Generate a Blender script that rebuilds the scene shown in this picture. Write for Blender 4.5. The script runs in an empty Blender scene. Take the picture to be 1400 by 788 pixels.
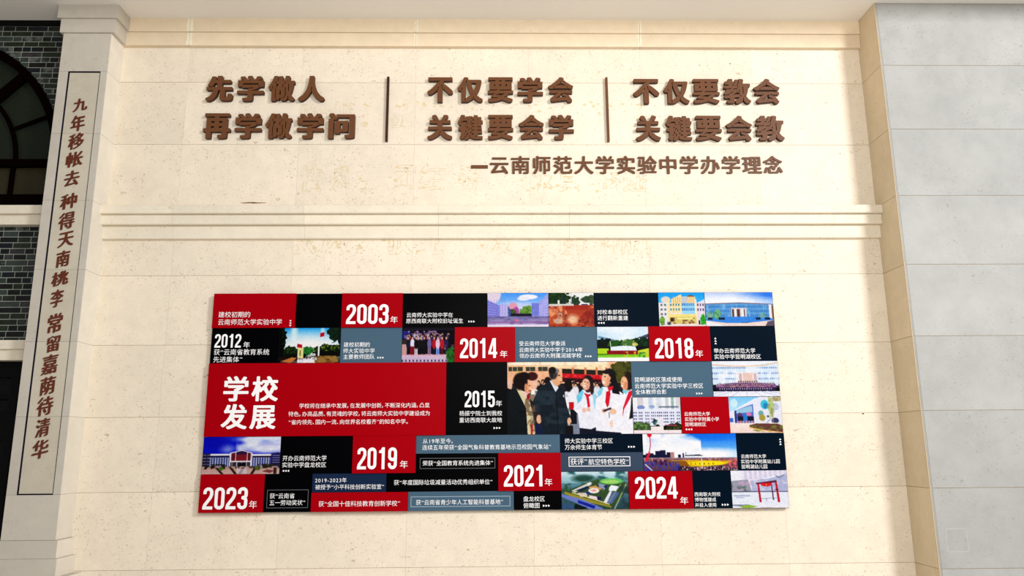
import bpy, math, random
import numpy as np
from mathutils import Matrix, Vector

# ---------------------------------------------------------------- camera, sky, sun, exposure
S = bpy.context.scene
C = S.collection
random.seed(7)
cam = bpy.data.objects.new('camera', bpy.data.cameras.new('camera')); C.objects.link(cam)
cam.data.sensor_width = 36; cam.data.lens = 1047.99*36/1400; cam.data.clip_start = .05
R_, U_, F_ = (Vector(v) for v in ((.99979, -.019228, -.007082), (.002963, -.206337, .978476), (.020276, .978292, .206237)))
cam.matrix_world = Matrix(((R_.x, U_.x, -F_.x, .7318), (R_.y, U_.y, -F_.y, -6.4724), (R_.z, U_.z, -F_.z, 1.5184), (0, 0, 0, 1)))
S.camera = cam
W = bpy.data.worlds.new('sky'); S.world = W; W.use_nodes = True
nt = W.node_tree; bg = nt.nodes['Background']
bg.inputs['Color'].default_value = (1, .98, .95, 1); bg.inputs['Strength'].default_value = .36
def area(name, loc, to, size, power, col):      # area lamps standing in for daylight from the open front
    l = bpy.data.lights.new(name, 'AREA'); l.shape = 'SQUARE'; l.size = size; l.energy = power; l.color = col
    o = bpy.data.objects.new(name, l); C.objects.link(o); o.location = loc; o.rotation_euler = (Vector(loc)-Vector(to)).to_track_quat('Z', 'Y').to_euler(); return o
KEY = area('daylight_side', (8.6, -9.2, 6.5), (3.5, 0, 3), 2.0, 930, (1, 1, 1))
FILL = area('fill_front', (1.3, -6.8, 3.4), (1.3, 0, 2.8), 2.6, 212, (1, .965, .905))  # added fill lamp, placed for the brightness falloff across the wall
S.view_settings.view_transform = 'Standard'; S.view_settings.look = 'None'; S.view_settings.gamma = 1; S.view_settings.exposure = 0.05
S.view_settings.use_curve_mapping = False

# ---------------------------------------------------------------- helpers
def srgb(r, g, b, k=1.0):
    f = lambda v: (v/255/12.92 if v/255 < .04045 else ((v/255+.055)/1.055)**2.4)*k
    return (f(r), f(g), f(b), 1)
def link(name, me, m=None, parent=None):
    o = bpy.data.objects.new(name, me); C.objects.link(o)
    if m is not None and me is not None: me.materials.clear(); me.materials.append(m)
    if parent is not None: o.parent = parent
    return o
def empty(name, loc=(0, 0, 0), kind=None, label=None, cat=None, group=None):
    o = bpy.data.objects.new(name, None); C.objects.link(o); o.location = loc; o.empty_display_size = .1
    return tag(o, label, cat, group, kind)
def tag(o, label=None, cat=None, group=None, kind=None):
    if label: o['label'] = label
    if cat: o['category'] = cat
    if group: o['group'] = group
    if kind: o['kind'] = kind
    return o
class MB:
    def __init__(s): s.v = []; s.f = []
    def box(s, x0, x1, y0, y1, z0, z1):
        n = len(s.v); s.v += [(x, y, z) for z in (z0, z1) for y in (y0, y1) for x in (x0, x1)]
        s.f += [tuple(n+i for i in q) for q in ((0, 2, 3, 1), (4, 5, 7, 6), (0, 1, 5, 4), (2, 6, 7, 3), (0, 4, 6, 2), (1, 3, 7, 5))]; return s
    def prism(s, P, y0, y1):   # outline in x-z, extruded along y; P anticlockwise seen from -y
        n = len(s.v); k = len(P); s.v += [(x, y0, z) for x, z in P]+[(x, y1, z) for x, z in P]
        s.f += [tuple(range(n, n+k)), tuple(range(n+2*k-1, n+k-1, -1))]+[(n+i, n+k+i, n+k+(i+1) % k, n+(i+1) % k) for i in range(k)]; return s
    def profile(s, P, x0, x1):  # outline in y-z, extruded along x
        n = len(s.v); k = len(P); s.v += [(x0, y, z) for y, z in P]+[(x1, y, z) for y, z in P]
        s.f += [tuple(range(n+k-1, n-1, -1)), tuple(range(n+k, n+2*k))]+[(n+i, n+(i+1) % k, n+k+(i+1) % k, n+k+i) for i in range(k)]; return s
    def build(s, name, m, parent=None, **kw):
        me = bpy.data.meshes.new(name); me.from_pydata(s.v, [], s.f); me.update()
        return tag(link(name, me, m, parent), **kw)
def box(name, m, parent, *b, **kw): return MB().box(*b).build(name, m, parent, **kw)
def mat(name, col, rough=.6, spec=.3, metal=0):
    m = bpy.data.materials.new(name); m.use_nodes = True; b = m.node_tree.nodes['Principled BSDF']
    b.inputs['Base Color'].default_value = col; b.inputs['Roughness'].default_value = rough; b.inputs['Specular IOR Level'].default_value = spec; b.inputs['Metallic'].default_value = metal
    return m
def N(m, t, **kw):
    n = m.node_tree.nodes.new(t)
    for k, v in kw.items():
        if k in n.inputs: n.inputs[k].default_value = v
        else: setattr(n, k, v)
    return n
def ramp(m, src, stops):
    r = N(m, 'ShaderNodeValToRGB'); e = r.color_ramp.elements
    while len(e) < len(stops): e.new(.5)
    for i, (p, c) in enumerate(stops): e[i].position = p; e[i].color = c if isinstance(c, tuple) else (c, c, c, 1)
    m.node_tree.links.new(src, r.inputs['Fac']); return r.outputs['Color']
def mix(m, fac, a, b, mode='MIX'):
    n = N(m, 'ShaderNodeMix', data_type='RGBA', blend_type=mode); L = m.node_tree.links
    for s, v in ((n.inputs[0], fac), (n.inputs[6], a), (n.inputs[7], b)):
        if isinstance(v, (int, float)): s.default_value = v
        elif isinstance(v, tuple): s.default_value = v
        else: L.new(v, s)
    return n.outputs[2]
def noise(m, vec, scale, detail=3, rough=.55, dist=0):
    n = N(m, 'ShaderNodeTexNoise', Scale=scale, Detail=detail, Roughness=rough, Distortion=dist); m.node_tree.links.new(vec, n.inputs['Vector']); return n.outputs['Fac']
def stone(name, col, fleck, amount=.5, mottle=.06, rough=.55, tone=.05, fine=1.0):
    """fossil-flecked limestone: fine mottling, short darker flecks, every slab a little different in tone"""
    m = mat(name, col, rough, .25); L = m.node_tree.links; b = m.node_tree.nodes['Principled BSDF']
    geo = N(m, 'ShaderNodeNewGeometry'); P = geo.outputs['Position']
    oi = N(m, 'ShaderNodeObjectInfo')
    add = N(m, 'ShaderNodeVectorMath', operation='MULTIPLY_ADD'); L.new(oi.outputs['Random'], add.inputs[0]); add.inputs[1].default_value = (9, 3, 7); L.new(P, add.inputs[2]); Q = add.outputs[0]
    big = noise(m, Q, 1.6, 3); med = noise(m, Q, 9*fine, 4, .6)
    c = mix(m, ramp(m, big, [(.35, 0.), (.7, 1.)]), tuple(v*(1-mottle) for v in col[:3])+(1,), tuple(min(1, v*(1+mottle*.7)) for v in col[:3])+(1,))
    c = mix(m, .35, c, ramp(m, med, [(.32, tuple(v*.86 for v in col[:3])+(1,)), (.68, tuple(min(1, v*1.07) for v in col[:3])+(1,))]))
    mp = N(m, 'ShaderNodeMapping'); mp.inputs['Scale'].default_value = (1, 1, 1.5); mp.inputs['Rotation'].default_value = (0, .5, 0); L.new(Q, mp.inputs['Vector'])
    f1 = ramp(m, noise(m, mp.outputs[0], 34*fine, 2, .5, .9), [(.655, 0.), (.72, 1.)])
    f2 = ramp(m, noise(m, Q, 70*fine, 2, .5, .5), [(.61, 0.), (.72, .8)])
    clus = ramp(m, noise(m, Q, 3.3, 2), [(.34, .25), (.6, 1.)])
    f = mix(m, 1.0, mix(m, 1.0, f1, f2, 'LIGHTEN'), clus, 'MULTIPLY'); f = mix(m, 1.0, f, (amount,)*3+(1,), 'MULTIPLY')
    c = mix(m, f, c, fleck)
    t = N(m, 'ShaderNodeMapRange'); t.inputs['To Min'].default_value = 1-tone; t.inputs['To Max'].default_value = 1+tone*.4; L.new(oi.outputs['Random'], t.inputs['Value'])
    c = mix(m, 1.0, c, t.outputs[0], 'MULTIPLY')
    L.new(c, b.inputs['Base Color'])
    bp = N(m, 'ShaderNodeBump', Strength=.12, Distance=.002); L.new(noise(m, P, 60, 4), bp.inputs['Height']); L.new(bp.outputs[0], b.inputs['Normal'])
    return m

M = {}
M['wall'] = stone('cream_limestone', srgb(234, 222, 203), srgb(150, 124, 88), .62)
M['trim'] = stone('moulding_limestone', srgb(232, 222, 203), srgb(170, 145, 105), .45, .05)
M['cornice'] = stone('cornice_stone', srgb(228, 210, 182), srgb(190, 160, 120), .25, .03)
M['pier'] = stone('pier_limestone', srgb(173, 173, 170), srgb(128, 122, 110), .5, .15, .55, .09)
M['return'] = stone('pier_side_limestone', srgb(214, 196, 166), srgb(150, 124, 90), .4, .08)
M['pil'] = stone('pilaster_limestone', srgb(198, 191, 179), srgb(150, 135, 110), .3, .05)
M['pil_lit'] = stone('lit_side_limestone', srgb(230, 223, 210), srgb(190, 178, 160), .35, .05)  # paler copy of the pilaster stone, side light put into the colour
M['panelstone'] = stone('inscription_slab', srgb(201, 193, 175), srgb(160, 140, 100), .35, .07)
M['grout'] = mat('grout', srgb(158, 134, 98), .9, .1)
M['filler'] = mat('filler', srgb(236, 228, 206), .7, .2)
M['ceiling'] = mat('ceiling_paint', srgb(240, 236, 230), .9, .1)
M['brown'] = mat('brown_metal', srgb(102, 62, 34), .45, .25)
M['brownd'] = mat('dark_brown_and_side_shade', srgb(62, 28, 16), .5, .2)  # dark bar colour, also the shade painted on raised letter sides
M['brush'] = mat('red_brown_paint', srgb(96, 44, 26), .55, .2)
M['ink'] = mat('navy_groove_paint', srgb(22, 20, 44), .6, .2)
M['frame'] = mat('dark_red_frame', srgb(9, 3, 3), .6, 0.0)
M['black'] = mat('black_frame', srgb(5, 5, 6), .5, .1)
M['white'] = mat('white_print', (.88, .88, .9, 1), .6, .2)
M['stain'] = mat('old_adhesive_stain', srgb(220, 201, 163), .8, .1)
M['stain2'] = mat('brown_dirt', srgb(112, 84, 54), .9, .1)
M['tape'] = mat('pale_sealant', srgb(196, 194, 188), .5, .3)
m = M['floor'] = stone('paving', srgb(206, 200, 190), srgb(160, 150, 135), .3, .08)
def panelmat(name, c, rough=.35):
    m = mat(name, c, rough, .02); return m
PM = {'red': panelmat('red_acrylic', srgb(156, 0, 12)), 'black': panelmat('black_acrylic', (.0004, .0005, .001, 1)), 'navy': panelmat('navy_acrylic', srgb(2, 15, 30)), 'steel': panelmat('slate_blue_acrylic', srgb(68, 94, 114)), 'slate': panelmat('slate_acrylic', srgb(52, 66, 86)), 'deep': panelmat('deep_blue_acrylic', srgb(22, 38, 66)), 'photo': panelmat('print_backing', srgb(30, 30, 40))}
m = M['print'] = mat('photo_print', (1, 1, 1, 1), .45, .03); at = N(m, 'ShaderNodeAttribute', attribute_name='print')
m.node_tree.links.new(mix(m, 1.0, at.outputs['Color'], (.74, .74, .76, 1), 'MULTIPLY'), m.node_tree.nodes['Principled BSDF'].inputs['Base Color'])
# glazed bricks, a handful of glazes
def glaze(name, c, c2, cloud=0):
    m = mat(name, c, .25, .3); b = m.node_tree.nodes['Principled BSDF']; L = m.node_tree.links; P = N(m, 'ShaderNodeNewGeometry').outputs['Position']
    col = mix(m, ramp(m, noise(m, P, 14, 3), [(.35, 0.), (.65, 1.)]), c, c2)
    if cloud: col = mix(m, ramp(m, noise(m, P, 11, 3, .6), [(.46, 0.), (.62, 1.)]), col, srgb(92, 94, 92))  # pale grey patches paint cloudy reflections into the glaze
    L.new(col, b.inputs['Base Color']); return m
GL = [glaze('black_glaze', srgb(3, 4, 5), srgb(8, 12, 12)), glaze('green_glaze', srgb(18, 27, 16), srgb(30, 41, 26)), glaze('grey_green_glaze', srgb(40, 50, 46), srgb(54, 62, 56)), glaze('blue_black_glaze', srgb(5, 9, 18), srgb(10, 18, 28)), glaze('reflection_glaze', srgb(22, 30, 28), srgb(40, 46, 42), 1), glaze('plum_glaze', srgb(38, 34, 38), srgb(52, 50, 52))]
M['mortar'] = mat('pale_mortar', srgb(150, 158, 148), .9, .1)
def rippled(name, c, c2, rough=.3):
    m = mat(name, c, rough, .12); b = m.node_tree.nodes['Principled BSDF']; L = m.node_tree.links; P = N(m, 'ShaderNodeNewGeometry').outputs['Position']
    L.new(mix(m, noise(m, P, 5, 3), c, c2), b.inputs['Base Color'])
    v = N(m, 'ShaderNodeTexVoronoi', Scale=55); L.new(P, v.inputs['Vector']); bp = N(m, 'ShaderNodeBump', Strength=.6, Distance=.006); L.new(v.outputs['Distance'], bp.inputs['Height']); L.new(bp.outputs[0], b.inputs['Normal']); return m
M['glass_green'] = rippled('rippled_green_glass', srgb(20, 28, 20), srgb(30, 36, 24)); M['glass_olive'] = rippled('rippled_olive_glass', srgb(40, 36, 22), srgb(52, 46, 30)); M['glass_dark'] = rippled('rippled_dark_glass', srgb(5, 6, 9), srgb(9, 11, 12))

# ---------------------------------------------------------------- lettering
GM = {}
def glyph_tris(ch):
    if ch not in GM:
        c = bpy.data.curves.new('g', 'FONT'); c.body = ch; c.size = 1; c.resolution_u = 6
        o = bpy.data.objects.new('g', c); C.objects.link(o)
        me = bpy.data.meshes.new_from_object(o.evaluated_get(bpy.context.evaluated_depsgraph_get()))
        me.calc_loop_triangles()
        v = np.array([p.co[:2] for p in me.vertices]).reshape(-1, 2)
        t = np.array([q.vertices[:] for q in me.loop_triangles], int).reshape(-1, 3)
        bpy.data.meshes.remove(me); bpy.data.objects.remove(o); bpy.data.curves.remove(c)
        GM[ch] = (v, t)
    return GM[ch]
PAD = .22
def raster(ch, N):
    v, t = glyph_tris(ch)
    F = np.zeros((int((1.1+2*PAD)*N), int((1.1+2*PAD)*N)), bool)
    if not len(t): return F
    P = (v + [PAD, PAD+.18]) * N
    for tri in t:
        a, b, c = P[tri]
        x0, y0 = np.floor(np.min([a, b, c], 0)).astype(int); x1, y1 = np.ceil(np.max([a, b, c], 0)).astype(int)+1
        x0 = max(x0, 0); y0 = max(y0, 0)
        X, Y = np.meshgrid(np.arange(x0, x1)+.5, np.arange(y0, y1)+.5)
        e = lambda p, q: (q[0]-p[0])*(Y-p[1])-(q[1]-p[1])*(X-p[0])
        s = (b[0]-a[0])*(c[1]-a[1])-(b[1]-a[1])*(c[0]-a[0])
        sg = 1 if s > 0 else -1
        m = (e(a, b)*sg >= -1e-6) & (e(b, c)*sg >= -1e-6) & (e(c, a)*sg >= -1e-6)
        sub = F[y0:y1, x0:x1]; sub |= m[:sub.shape[0], :sub.shape[1]]
    return F
def shift(F, dx, dy):
    return np.roll(np.roll(F, dx, 1), dy, 0)
def dilate(F, rx, ry, nib=0, pw=2):
    R = F.copy()
    for dx in range(-int(rx+.999), int(rx+1.999)):
        for dy in range(-int(ry+.999), int(ry+1.999)):
            if abs(dx/max(rx, .6))**pw+abs(dy/max(ry, .6))**pw <= 1.0001: R |= shift(F, dx, dy)
    for k in range(1, nib+1): R |= shift(F, k, k//2) | shift(F, -k, -(k//2))
    return R
def blur(A, n):
    A = A.astype(float)
    for _ in range(n):
        A = (shift(A, 1, 0)+2*A+shift(A, -1, 0))/4; A = (shift(A, 0, 1)+2*A+shift(A, 0, -1))/4
    return A
def keep_gaps(F, R, maxd):
    """leave a hair line open where two strokes would otherwise grow into one"""
    d = np.full(F.shape, 99.); cur = F.copy(); d[F] = 0
    for k in range(1, maxd+2):
        nx = dilate(cur, 1, 1); d[nx & ~cur] = k; cur = nx
    l = r = u = w = F
    for k in range(1, maxd+3): l = l | shift(F, k, 0); r = r | shift(F, -k, 0); u = u | shift(F, 0, k); w = w | shift(F, 0, -k)
    rx = (d >= shift(d, 1, 0)) & (d > shift(d, -2, 0)) & (d > shift(d, 2, 0)) & l & r
    ry = (d >= shift(d, 0, 1)) & (d > shift(d, 0, -2)) & (d > shift(d, 0, 2)) & u & w
    ridge = (rx | ry) & (d >= 2.) & (d <= maxd+1)
    return R & ~dilate(ridge, 1, 1)
def contours(F, lvl=.5):
    B = F > lvl
    S = B[:-1, :-1].astype(int)+2*B[:-1, 1:]+4*B[1:, 1:]+8*B[1:, :-1]
    nxt = {}
    T = {1: ['LB'], 2: ['BR'], 3: ['LR'], 4: ['RT'], 5: ['LT', 'RB'], 6: ['BT'], 7: ['LT'], 8: ['TL'], 9: ['TB'], 10: ['BL', 'TR'], 11: ['TR'], 12: ['RL'], 13: ['RB'], 14: ['BL']}
    def key(y, x, s): return {'B': (0, y, x), 'T': (0, y+1, x), 'L': (1, y, x), 'R': (1, y, x+1)}[s]
    ys, xs = np.nonzero((S > 0) & (S < 15))
    for y, x in zip(ys.tolist(), xs.tolist()):
        for a, b in T[S[y, x]]: nxt.setdefault(key(y, x, a), []).append(key(y, x, b))
    def pt(k):
        o, y, x = k
        if o == 0: a, b = F[y, x], F[y, x+1]; return (x+(lvl-a)/(b-a), y)
        a, b = F[y, x], F[y+1, x]; return (x, y+(lvl-a)/(b-a))
    out = []
    while nxt:
        k0 = next(iter(nxt)); k = k0; loop = []
        while k in nxt:
            l = nxt[k]; n = l.pop()
            if not l: del nxt[k]
            loop.append(pt(k)); k = n
            if k == k0: break
        if len(loop) > 5: out.append(np.array(loop))
    return out
def simplify(P, eps):
    def dp(a, b):
        if b <= a+1: return
        p, q = P[a], P[b]; d = q-p; L = math.hypot(*d)
        seg = P[a+1:b]
        dist = np.abs((seg[:, 0]-p[0])*d[1]-(seg[:, 1]-p[1])*d[0])/L if L > 1e-9 else np.hypot(*(seg-p).T)
        i = int(dist.argmax())
        if dist[i] > eps: keep.add(a+1+i); dp(a, a+1+i); dp(a+1+i, b)
    P = np.vstack([P, P[:1]]); n = len(P)-1
    far = int(np.hypot(*(P[:n]-P[0]).T).argmax())
    keep = {0, far}; dp(0, far); dp(far, n)
    return P[sorted(keep)]
GS = {}
STY = {'text': (60, .012, .006, 0, 1, 0), 'bold': (96, .040, .030, 0, 1, 0), 'head': (120, .062, .032, 0, 1, 1), 'brush': (90, .010, .002, 3, 2, 0), 'note': (80, .030, .024, 0, 1, 0)}
def glyph_loops(ch, style):
    if (ch, style) not in GS:
        N, rx, ry, nib, bl, gap = STY[style]
        F = raster(ch, N); R = dilate(F, rx*N, ry*N, nib, 5 if gap else 2)
        if gap: R = keep_gaps(F, R, int(rx*N))
        L = [simplify(l, .30 if N > 50 else .22)/N-[PAD, PAD+.18] for l in contours(blur(R, bl))]
        GS[ch, style] = [l for l in L if len(l) > 2]
    return GS[ch, style]
def loops_mesh(loops, depth=0, bevel=0):
    """a filled flat (or raised) outline as a mesh in its local x-y plane, face towards +z"""
    c = bpy.data.curves.new('l', 'CURVE'); c.dimensions = '2D'; c.fill_mode = 'BOTH' if depth else 'FRONT'
    c.extrude = max(0, depth/2-bevel); c.bevel_depth = bevel; c.bevel_resolution = 0; c.offset = -bevel
    for l in loops:
        s = c.splines.new('POLY'); s.points.add(len(l)-1); s.use_cyclic_u = True
        s.points.foreach_set('co', np.c_[l, np.zeros(len(l)), np.ones(len(l))].ravel())
    o = bpy.data.objects.new('l', c); C.objects.link(o)
    me = bpy.data.meshes.new_from_object(o.evaluated_get(bpy.context.evaluated_depsgraph_get()))
    bpy.data.objects.remove(o); bpy.data.curves.remove(c)
    return me
ADV = {'“': .5, '”': .5, '，': .55, '、': .55, '。': .6, '-': .45, ' ': .35}
def line_loops(s, style='text'):
    x = 0; out = []
    for ch in s:
        a = ADV.get(ch, .6 if ch.isdigit() else 1.0)
        L = glyph_loops(ch, style)
        if L:
            if a < 1:
                m0 = min(l[:, 0].min() for l in L); m1 = max(l[:, 0].max() for l in L)
                off = x+(a-(m1-m0))/2-m0 if ch not in '，、。' else x+.06-m0
            else: off = x
            out += [l+[off, 0] for l in L]
        x += a
    return out

# ---------------------------------------------------------------- printed pictures (flat print, painted into vertex colours of the print's own mesh)
class Pic:
    """x right, y down, both 0..1; colours 0..255 sRGB"""
    def __init__(s, wm, hm, seed=1):
        s.W, s.H = max(40, int(wm*560)), max(30, int(hm*560)); s.asp = wm/hm
        s.X, s.Y = np.meshgrid((np.arange(s.W)+.5)/s.W, (np.arange(s.H)+.5)/s.H)
        s.A = np.zeros((s.H, s.W, 3)); s.r = np.random.RandomState(seed)
    def put(s, m, c):
        m = np.asarray(m, float)[..., None]; s.A = s.A*(1-m)+np.asarray(c, float)*m
    def grad(s, y0, y1, c0, c1, x0=0, x1=1):
        t = np.clip((s.Y-y0)/(y1-y0), 0, 1)[..., None]; c = np.array(c0)*(1-t)+np.array(c1)*t
        m = ((s.Y >= y0) & (s.Y <= y1) & (s.X >= x0) & (s.X <= x1))[..., None]; s.A = np.where(m, c, s.A)
    def rect(s, x0, y0, x1, y1, c, a=1): s.put(((s.X >= x0) & (s.X < x1) & (s.Y >= y0) & (s.Y < y1))*a, c)
    def ell(s, cx, cy, rx, ry, c, a=1, soft=.12):
        d = np.hypot((s.X-cx)/rx, (s.Y-cy)/ry); s.put(np.clip((1+soft-d)/(2*soft), 0, 1)*a, c)
    def poly(s, P, c, a=1):
        m = np.zeros(s.X.shape, bool); n = len(P)
        for i in range(n):
            (x0, y0), (x1, y1) = P[i], P[(i+1) % n]
            if y0 != y1: m ^= ((s.Y >= min(y0, y1)) & (s.Y < max(y0, y1)) & (s.X < x0+(s.Y-y0)*(x1-x0)/(y1-y0)))
        s.put(m*a, c)
    def line(s, P, w, c, a=1):
        for (x0, y0), (x1, y1) in zip(P[:-1], P[1:]):
            dx, dy = (x1-x0)*s.asp, y1-y0; L = dx*dx+dy*dy+1e-9
            t = np.clip((((s.X-x0)*s.asp)*dx+(s.Y-y0)*dy)/L, 0, 1)
            d = np.hypot((s.X-x0)*s.asp-t*dx, s.Y-y0-t*dy); s.put(np.clip((w-d)/.012+.5, 0, 1)*a, c)
    def nz(s, f, sx=1., o=3):
        out = 0; amp = 0
        for k in range(o):
            n = f*2**k; g = s.r.rand(int(n)+3, int(n*s.asp*sx)+3)
            u = s.X*n*s.asp*sx*.999; v = s.Y*n*.999; i = u.astype(int); j = v.astype(int); fu = u-i; fv = v-j
            fu = fu*fu*(3-2*fu); fv = fv*fv*(3-2*fv); i = np.minimum(i, g.shape[1]-2); j = np.minimum(j, g.shape[0]-2)
            out = out+.5**k*((g[j, i]*(1-fu)+g[j, i+1]*fu)*(1-fv)+(g[j+1, i]*(1-fu)+g[j+1, i+1]*fu)*fv); amp += .5**k
        return out/amp
    def tex(s, x0, y0, x1, y1, c, f=8, thr=.5, k=6, a=1, sx=1., m=None):
        b = ((s.X >= x0) & (s.X < x1) & (s.Y >= y0) & (s.Y < y1))
        if m is not None: b = b & m
        s.put(np.clip((s.nz(f, sx)-thr)*k, 0, 1)*b*a, c)
    def tree(s, cx, cy, rx, ry, c, c2, f=14):
        e = np.hypot((s.X-cx)/rx, (s.Y-cy)/ry)+(s.nz(f)-.5)*.9 < 1
        s.put(e, c); s.tex(0, 0, 1, 1, c2, f*1.4, .52, 7, .8, 1, e)
    def wins(s, x0, y0, x1, y1, nx, ny, c, fx=.55, fy=.5, a=1):
        u = (s.X-x0)/(x1-x0)*nx; v = (s.Y-y0)/(y1-y0)*ny
        s.put(((u >= 0) & (u < nx) & (v >= 0) & (v < ny) & (u % 1 < fx) & (v % 1 < fy))*a, c)
    def crowd(s, x0, y0, x1, y1, n, cs, sz=.03, skin=(205, 160, 130), leg=0):
        for i in range(n):
            x = x0+(x1-x0)*s.r.rand(); y = y0+(y1-y0)*(i+.5)/n; c = cs[s.r.randint(len(cs))]; w = sz/s.asp
            if leg: s.rect(x-w*.6, y+sz*2.2, x+w*.6, y+sz*leg, (18, 16, 26))
            s.ell(x, y+sz*2, w*1.15, sz*1.9, c); s.ell(x, y-sz*.1, w*.62, sz*.8, (30, 20, 22)); s.ell(x, y+sz*.2, w*.45, sz*.6, skin)
    def out(s, step=2):
        h, w = s.H//step*step, s.W//step*step
        g = s.nz(34, 1, 2)+.5*s.nz(90, 1, 1); g = (g-g.mean())[..., None]; A = s.A/255
        A = np.clip(A+(A*A*(3-2*A)-A)*.35, 0, 1)*255; s.A = np.clip(A*(1+.16*g*(1-.6*A/255))+7*g, 0, 255)
        return s.A[:h, :w].reshape(h//step, step, w//step, step, 3).mean((1, 3))
def clouds(p, y1, c=(240, 245, 255), thr=.5, f=3, k=4, a=.95): p.tex(0, 0, 1, y1, c, f, thr, k, a, .6)
def pic_court(p):
    p.grad(0, .7, (70, 145, 245), (215, 220, 252)); p.ell(.08, .02, .14, .3, (222, 205, 226)); p.ell(.67, .12, .15, .07, (240, 240, 252)); p.ell(.59, .17, .1, .06, (225, 232, 252)); p.ell(.5, .4, .3, .12, (210, 216, 246), .7, .6)
    p.ell(.42, .45, .08, .16, (218, 150, 170)); p.ell(.47, .55, .05, .14, (165, 80, 160)); p.tree(.41, .58, .06, .1, (70, 95, 45), (40, 55, 30)); p.tree(.64, .53, .1, .15, (110, 150, 60), (60, 100, 50)); p.rect(.33, .6, .73, .7, (28, 30, 48))
    p.poly([(0, .2), (.2, .37), (.2, .7), (0, .74)], (138, 140, 222)); p.rect(.2, .34, .34, .7, (172, 168, 228)); p.poly([(.33, .36), (.38, .5), (.38, .68), (.33, .68)], (70, 90, 150))
    p.poly([(1, .0), (.84, .3), (.84, .7), (1, .73)], (160, 160, 232)); p.rect(.72, .3, .85, .68, (120, 128, 210))
    for k in range(6): p.line([(0, .26+k*.08), (.2, .4+k*.055)], .008, (92, 90, 175), .8); p.line([(.84, .4+k*.05), (1, .2+k*.09)], .008, (205, 205, 245), .8); p.line([(.2, .4+k*.05), (.34, .4+k*.05)], .006, (210, 205, 240), .8)
    for k in range(8): p.line([(.02+k*.045, .2), (.02+k*.045, .72)], .006, (105, 100, 190), .5*(k < 7)); p.line([(.74+k*.034, .3), (.74+k*.034, .7)], .006, (95, 100, 190), .5)
    p.grad(.69, 1, (120, 115, 165), (178, 165, 205)); p.tex(0, .69, 1, 1, (90, 80, 130), 14, .5, 5, .6, .4); p.rect(0, .84, 1, .87, (150, 90, 150)); p.rect(0, .92, 1, 1, (226, 214, 240)); p.ell(.47, .8, .03, .03, (235, 110, 130))
def pic_earth(p):
    p.grad(0, .4, (240, 240, 238), (215, 220, 215)); p.tree(.15, .12, .3, .3, (22, 52, 22), (50, 80, 34)); p.tree(.58, .27, .1, .16, (40, 66, 48), (66, 90, 66)); p.tree(.92, .22, .2, .14, (52, 72, 50), (80, 100, 70)); p.rect(.2, .22, .24, .34, (225, 225, 220)); p.rect(.3, .1, .35, .34, (40, 50, 60))
    p.line([(.5, 0), (.5, .3)], .01, (190, 190, 190)); p.rect(.7, .3, .9, .37, (238, 238, 242)); p.rect(.72, .33, .86, .36, (50, 60, 110))
    p.grad(.36, 1, (160, 62, 42), (190, 88, 52)); p.rect(0, .33, .55, .39, (206, 200, 192)); p.tex(0, .4, 1, 1, (236, 160, 112), 5, .53, 6, .85); p.tex(0, .4, 1, 1, (120, 34, 24), 7, .56, 8, .8); p.rect(.3, .38, .82, .5, (158, 48, 34), .8); p.tex(.0, .38, .3, .9, (196, 178, 158), 6, .5, 6, .8)
    p.poly([(.98, .45), (.75, .6), (.62, .85), (.98, 1)], (140, 44, 40), .6); p.ell(.52, .78, .12, .13, (252, 216, 178), .8, .5); p.tex(.6, .78, .9, .95, (60, 30, 26), 22, .55, 8, .6); p.rect(0, .92, .5, 1, (120, 40, 30), .4)
def pic_yellow(p):
    p.grad(0, .5, (24, 150, 232), (90, 190, 240)); p.ell(.16, .22, .1, .1, (220, 205, 190)); p.rect(0, .3, 1, 1, (226, 220, 222)); p.rect(.2, .2, .24, 1, (236, 214, 150)); p.poly([(.28, .3), (.28, .2), (.45, .08), (.5, .06), (.5, .6), (.24, .6)], (238, 216, 160))
    for k in range(4): p.rect(.32+k*.045, .12+.02*(k % 2), .335+k*.045, .34, (206, 150, 90))
    p.rect(.5, .12, .62, .34, (184, 190, 196)); p.ell(.7, .14, .08, .06, (120, 90, 60)); p.rect(.62, .13, .8, .34, (224, 196, 150)); p.rect(.5, .32, .78, .66, (150, 205, 238)); p.wins(.5, .32, .78, .6, 7, 2, (50, 118, 190), .6, .55); p.rect(.78, .2, .82, 1, (240, 222, 190))
    p.wins(.04, .34, .2, .74, 2, 3, (90, 120, 120), .55, .45); p.wins(.25, .33, .48, .6, 4, 2, (60, 130, 160), .5, .5); p.rect(.82, .3, 1, 1, (222, 208, 226)); p.wins(.83, .33, 1, .62, 3, 2, (90, 80, 110), .5, .5); p.poly([(.85, .3), (1, .2), (1, .3)], (208, 222, 240))
    p.rect(.2, .64, .8, .72, (240, 214, 130)); p.rect(.22, .72, .8, .92, (206, 190, 110)); p.tex(.24, .74, .76, .94, (110, 70, 70), 16, .5, 7, .8); p.rect(.24, .74, .31, .86, (70, 50, 30)); p.rect(.38, .74, .72, .8, (232, 226, 140)); p.rect(.1, .92, 1, 1, (232, 214, 210)); p.wins(.84, .82, 1, .96, 2, 1, (30, 30, 40), .5, .9)
    p.tree(.07, .82, .06, .14, (110, 160, 60), (60, 100, 40)); p.tree(.94, .8, .06, .15, (50, 170, 40), (30, 110, 40)); p.tex(.1, .86, .3, .95, (60, 70, 90), 16, .5, 6)
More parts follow.
